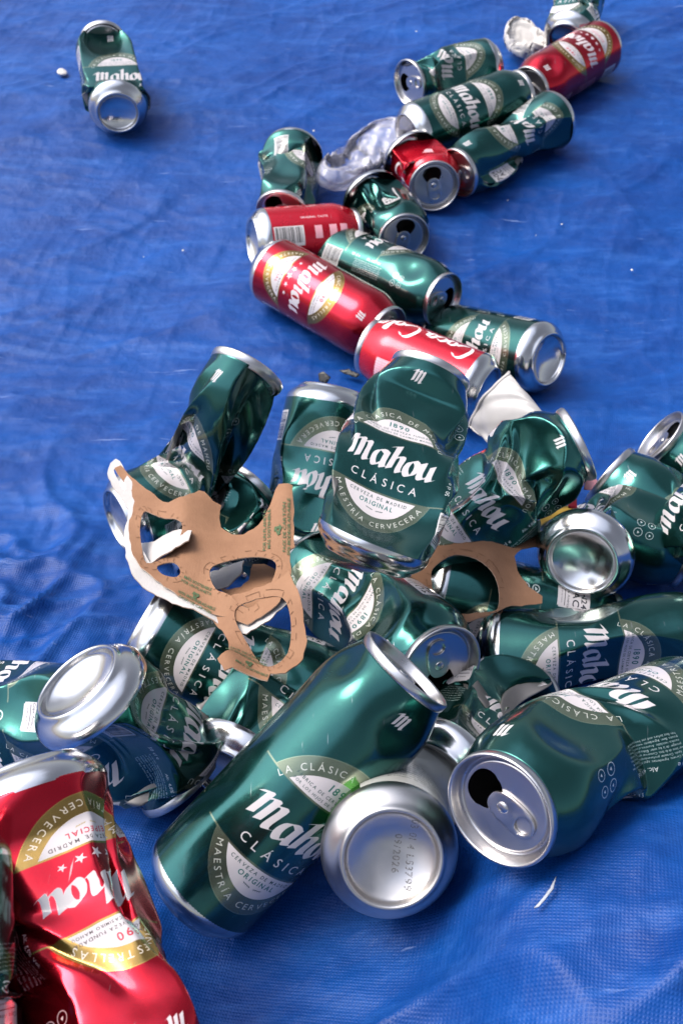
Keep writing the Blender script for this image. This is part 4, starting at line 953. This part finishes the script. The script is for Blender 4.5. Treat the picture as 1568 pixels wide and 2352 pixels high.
# ------------------------------------------------------------------ other litter
def lump(name, label, cat, c, size, rot, mat, seed, amp=.35, sub=5, freq=3.0, group=None):
    b = bmesh.new(); bmesh.ops.create_icosphere(b, subdivisions=sub, radius=1.0)
    V = np.array([v.co[:] for v in b.verts]); F = [[v.index for v in f.verts] for f in b.faces]; b.free()
    rs = np.random.RandomState(seed); r = np.ones(len(V))
    for i in range(22):
        nv = nrm(rs.normal(size=3)); d = rs.uniform(-.8, .8); r += amp * rs.choice([-1, 1]) * (np.abs(V @ nv - d) - .55) * (.55 if i < 8 else .3)
    r = np.clip(r, .35, 1.8)
    V = V * r[:, None] * np.array(size) @ rot_axis([0, 0, 1], R(rot)).T
    o = mesh_obj(name, V, F, mat); o.location = c.tolist(); tag(o, label, cat, group)
    return o
def crumple(name, label, cat, c, size, sheet, mat, seed, n=46, steps=60, rot=0, thick=.0003):
    """a square sheet pressed into a small ellipsoid, every edge keeping its length"""
    rs = np.random.RandomState(seed); g = np.linspace(-.5, .5, n) * sheet; U, W = np.meshgrid(g, g)
    Y = np.stack([U, W, (vnoise(U / sheet * 5 + 9, W / sheet * 5 + 9, seed) - .5) * sheet * .5]); e = g[1] - g[0]; S = np.array(size).reshape(3, 1, 1)
    def link(a, b, L, k):
        d = b - a; ln = np.sqrt((d * d).sum(0)) + 1e-9; d *= (ln - L) / ln * .5 * k; a += d; b -= d
    for st in range(steps):
        f = 1 - st / (steps - 1); K = S * (1 + f * (sheet * .75 / S - 1))
        for it in range(5):
            for p in (0, 1):
                link(Y[:, p:n - 1:2][:, :(n - p) // 2], Y[:, p + 1:n:2], e, 1); link(Y[:, :, p:n - 1:2][:, :, :(n - p) // 2], Y[:, :, p + 1:n:2], e, 1)
                link(Y[:, p:n - 1:2, :-1][:, :(n - p) // 2], Y[:, p + 1:n:2, 1:], e * 1.414, .8); link(Y[:, p:n - 1:2, 1:][:, :(n - p) // 2], Y[:, p + 1:n:2, :-1], e * 1.414, .8)
                link(Y[:, 2 * p:n - 2:4], Y[:, 2 * p + 2:n:4][:, :len(range(2 * p, n - 2, 4))], 2 * e, .05)
            r = np.sqrt(((Y / K) ** 2).sum(0)); Y /= np.maximum(r, 1)
            Y += rs.normal(size=Y.shape) * e * .01
    V = Y.reshape(3, -1).T @ rot_axis([0, 0, 1], R(rot)).T
    F = [(i * n + j, i * n + j + 1, (i + 1) * n + j + 1, (i + 1) * n + j) for i in range(n - 1) for j in range(n - 1)]
    o = mesh_obj(name, V, F, mat, smooth=True); o.location = c.tolist(); s = o.modifiers.new('thick', 'SOLIDIFY'); s.thickness = thick
    ss = o.modifiers.new('smooth', 'SUBSURF'); ss.levels = ss.render_levels = 1
    tag(o, label, cat); return o
PAPER = board_mat('tissue_paper', (.50, .475, .455), (.60, .57, .55), 60)
crumple('crumpled_tissue', 'crumpled white paper tissue beside the red can at the far right', 'tissue', at(1207, 88, 26), (.026, .040, .030), .17, PAPER, 4, rot=12)
lump('paper_scrap', 'tiny white scrap of paper left of the lone can', 'scrap', at(143, 166, 3), (.006, .007, .003), 30, PAPER, 6, .3, 3)
def plain(name, col, rough=.5, **k):
    m, n, b = newmat(name); b.inputs['Roughness'].default_value = rough
    tc = add(n, 'TexCoord'); a = add(n, 'TexNoise'); a.inputs['Scale'].default_value = 80; a.inputs['Detail'].default_value = 4; n.links.new(tc.outputs['Object'], a.inputs[0])
    r = add(n, 'ValToRGB'); r.color_ramp.elements[0].color = (*[c * .8 for c in col], 1); r.color_ramp.elements[1].color = (*[min(1, c * 1.15) for c in col], 1); n.links.new(a.outputs[0], r.inputs[0]); n.links.new(r.outputs[0], b.inputs['Base Color'])
    for kk, v in k.items(): b.inputs[kk].default_value = v
    return m
BLACK = plain('dark_plastic', (.015, .014, .014), .4); REDF = plain('red_foil', (.5, .012, .03), .3, Metallic=.6); GOLD = plain('gold_foil', (.5, .30, .05), .35, Metallic=.8); PINK = plain('pink_wrapper', (.75, .30, .32), .4)
CUP = plain('white_cup_plastic', (.36, .345, .34), .38)
def shard(name, label, cat, pts, depth_fn, mat, thick=.0006, seed=1, curl=.003):
    sh = Sheet(*depth_fn, curl, seed); root = empty(name, np.mean([sh(*p) for p in pts], 0).tolist())
    v, f = plate(rough_line(pts, 8, .8, seed), [], 7); org = np.array(root.location); loc = root.location.copy(); bpy.data.objects.remove(root)
    o = mesh_obj(name, [sh(*p) - org for p in v], f, mat); o.location = org.tolist()
    s = o.modifiers.new('thick', 'SOLIDIFY'); s.thickness = thick; s.offset = 0
    tag(o, label, cat); return o
shard('plastic_shard', 'small black plastic shard lying left of the red cola can', 'shard', [(778, 850), (800, 847), (826, 860), (818, 866), (790, 858)], ((778, 850, 5), (826, 860, 6), (800, 870, 2)), BLACK, .001, 2)
shard('plastic_shard', 'small black curled sliver standing by the dark green can top', 'shard', [(732, 858), (742, 853), (760, 866), (752, 880), (735, 876)], ((732, 858, 10), (760, 866, 10), (745, 885, 2)), BLACK, .001, 3)
shard('foil_wrapper', 'crumpled gold and dark foil wrapper tucked behind the silver can end', 'wrapper', [(1225, 1180), (1265, 1150), (1315, 1150), (1320, 1180), (1270, 1215), (1235, 1210)], ((1225, 1180, 770), (1315, 1150, 775), (1270, 1215, 755)), GOLD, .0006, 5, .012)
shard('foil_wrapper', 'red strip of foil wrapper poking up above the gold foil', 'wrapper', [(1305, 1138), (1322, 1140), (1325, 1165), (1304, 1166)], ((1305, 1138, 762), (1322, 1140, 762), (1310, 1165, 752)), REDF, .0008, 7)
shard('sweet_wrapper', 'small pink wrapper crumpled beneath the tab of a green can', 'wrapper', [(1345, 1095), (1362, 1083), (1372, 1100), (1358, 1122), (1340, 1120)], ((1345, 1095, 740), (1372, 1095, 740), (1355, 1122, 730)), PINK, .0008, 8, .008)
# flattened white cup behind the heap
def crushed_cup(name, label, mouth, foot, r0, r1, flat, mat, rib=0.0, seed=1, wave=.004, face=0, lip=True, n=72, m=40):
    A = at(*mouth); B = at(*foot); ax = B - A; Lc = np.linalg.norm(ax); z = ax / Lc; e = nrm((CAM - A) - z * ((CAM - A) @ z)); e = rot_axis(z, R(face)) @ e; s = np.cross(z, e)
    V = []; F = []
    for i in range(m + 1):
        t = i / m; r = r0 + (r1 - r0) * t
        for j in range(n):
            a = 2 * math.pi * j / n; rr = r * (1 + rib * math.sin(t * 80))
            w = (float(vnoise(np.array([math.cos(a) * 2.2 + 9 + t * 3]), np.array([math.sin(a) * 2.2 + 9 + t * 5]), seed)[0]) - .5) * 2 * wave
            V.append(z * (Lc * t) + s * (rr * math.sin(a)) + e * (rr * flat * math.cos(a) + w))
    for i in range(m):
        for j in range(n): F.append((i * n + j, i * n + (j + 1) % n, (i + 1) * n + (j + 1) % n, (i + 1) * n + j))
    root = empty(name, A.tolist()); tag(root, label, 'cup')
    w_ = mesh_obj('cup_wall', V, F, mat, root); so = w_.modifiers.new('thick', 'SOLIDIFY'); so.thickness = .0005
    if lip:
        V2, F2 = [], []
        for j in range(n):
            P = V[j]; q = nrm(P + 1e-9)
            for k in range(8):
                b = 2 * math.pi * k / 8; V2.append(P + q * (.0014 * math.cos(b)) + z * (.0014 * math.sin(b)))
        for j in range(n):
            for k in range(8): F2.append((j * 8 + k, j * 8 + (k + 1) % 8, ((j + 1) % n) * 8 + (k + 1) % 8, ((j + 1) % n) * 8 + k))
        mesh_obj('rim', V2, F2, mat, root)
    return root
crushed_cup('plastic_cup', 'flattened white plastic cup wedged behind the green cans by the cola can', (1122, 918, 830), (1235, 1035, 800), .027, .022, .28, CUP, 0, 3, .003, 20)
def clear_mat():
    m, n, b = newmat('clear_thin_plastic'); b.inputs['Base Color'].default_value = (.86, .85, .90, 1); b.inputs['Roughness'].default_value = .10; b.inputs['Specular IOR Level'].default_value = .9
    t = add(n, 'BsdfTransparent'); t.inputs[0].default_value = (.93, .93, .96, 1); mx = add(n, 'MixShader')
    tc = add(n, 'TexCoord'); a = add(n, 'TexNoise'); a.inputs['Scale'].default_value = 70; a.inputs['Detail'].default_value = 6; n.links.new(tc.outputs['Object'], a.inputs[0])
    r = add(n, 'MapRange'); r.inputs[1].default_value = .35; r.inputs[2].default_value = .75; r.inputs[3].default_value = .08; r.inputs[4].default_value = .34; n.links.new(a.outputs[0], r.inputs[0])
    n.links.new(r.outputs[0], mx.inputs[0]); n.links.new(t.outputs[0], mx.inputs[1]); n.links.new(b.outputs[0], mx.inputs[2])
    n.links.new(mx.outputs[0], n.nodes['Material Output'].inputs[0]); return m
CLEAR = clear_mat()
crumple('plastic_film', 'long crumpled strip of clear plastic film between the green cans and the dented cola can', 'film', at(838, 352, 20), (.030, .088, .026), .29, CLEAR, 9, n=60, rot=-34, steps=70)
# pale scratches and crumbs on the tarp
TORN = plain('frayed_white_thread', (.32, .34, .40), .6)
shard('frayed_fibres', 'white frayed scratch in the tarp right of the open can', 'fibres', [(1225, 2085), (1240, 2068), (1262, 2040), (1276, 2012), (1270, 2040), (1250, 2066), (1236, 2082)], ((1225, 2085, 8.0), (1276, 2012, 8.0), (1235, 2040, 8.0)), TORN, .0006, 12, .0005)
rr = random.Random(21)
for i, (x, y) in enumerate([(623, 735), (1095, 435), (1165, 460), (955, 72), (1180, 235), (1230, 540), (1290, 515), (420, 575), (330, 590), (720, 300), (1450, 620), (90, 700)]):
    k = rr.uniform(.0005, .0010)
    lump('crumb', 'pale crumb lying loose on the blue tarp', 'crumb', at(x, y, 1.5), (k * 1.5, k, k * .7), rr.uniform(0, 180), PAPER, 30 + i, .3, 2, group='pale crumbs on the tarp')
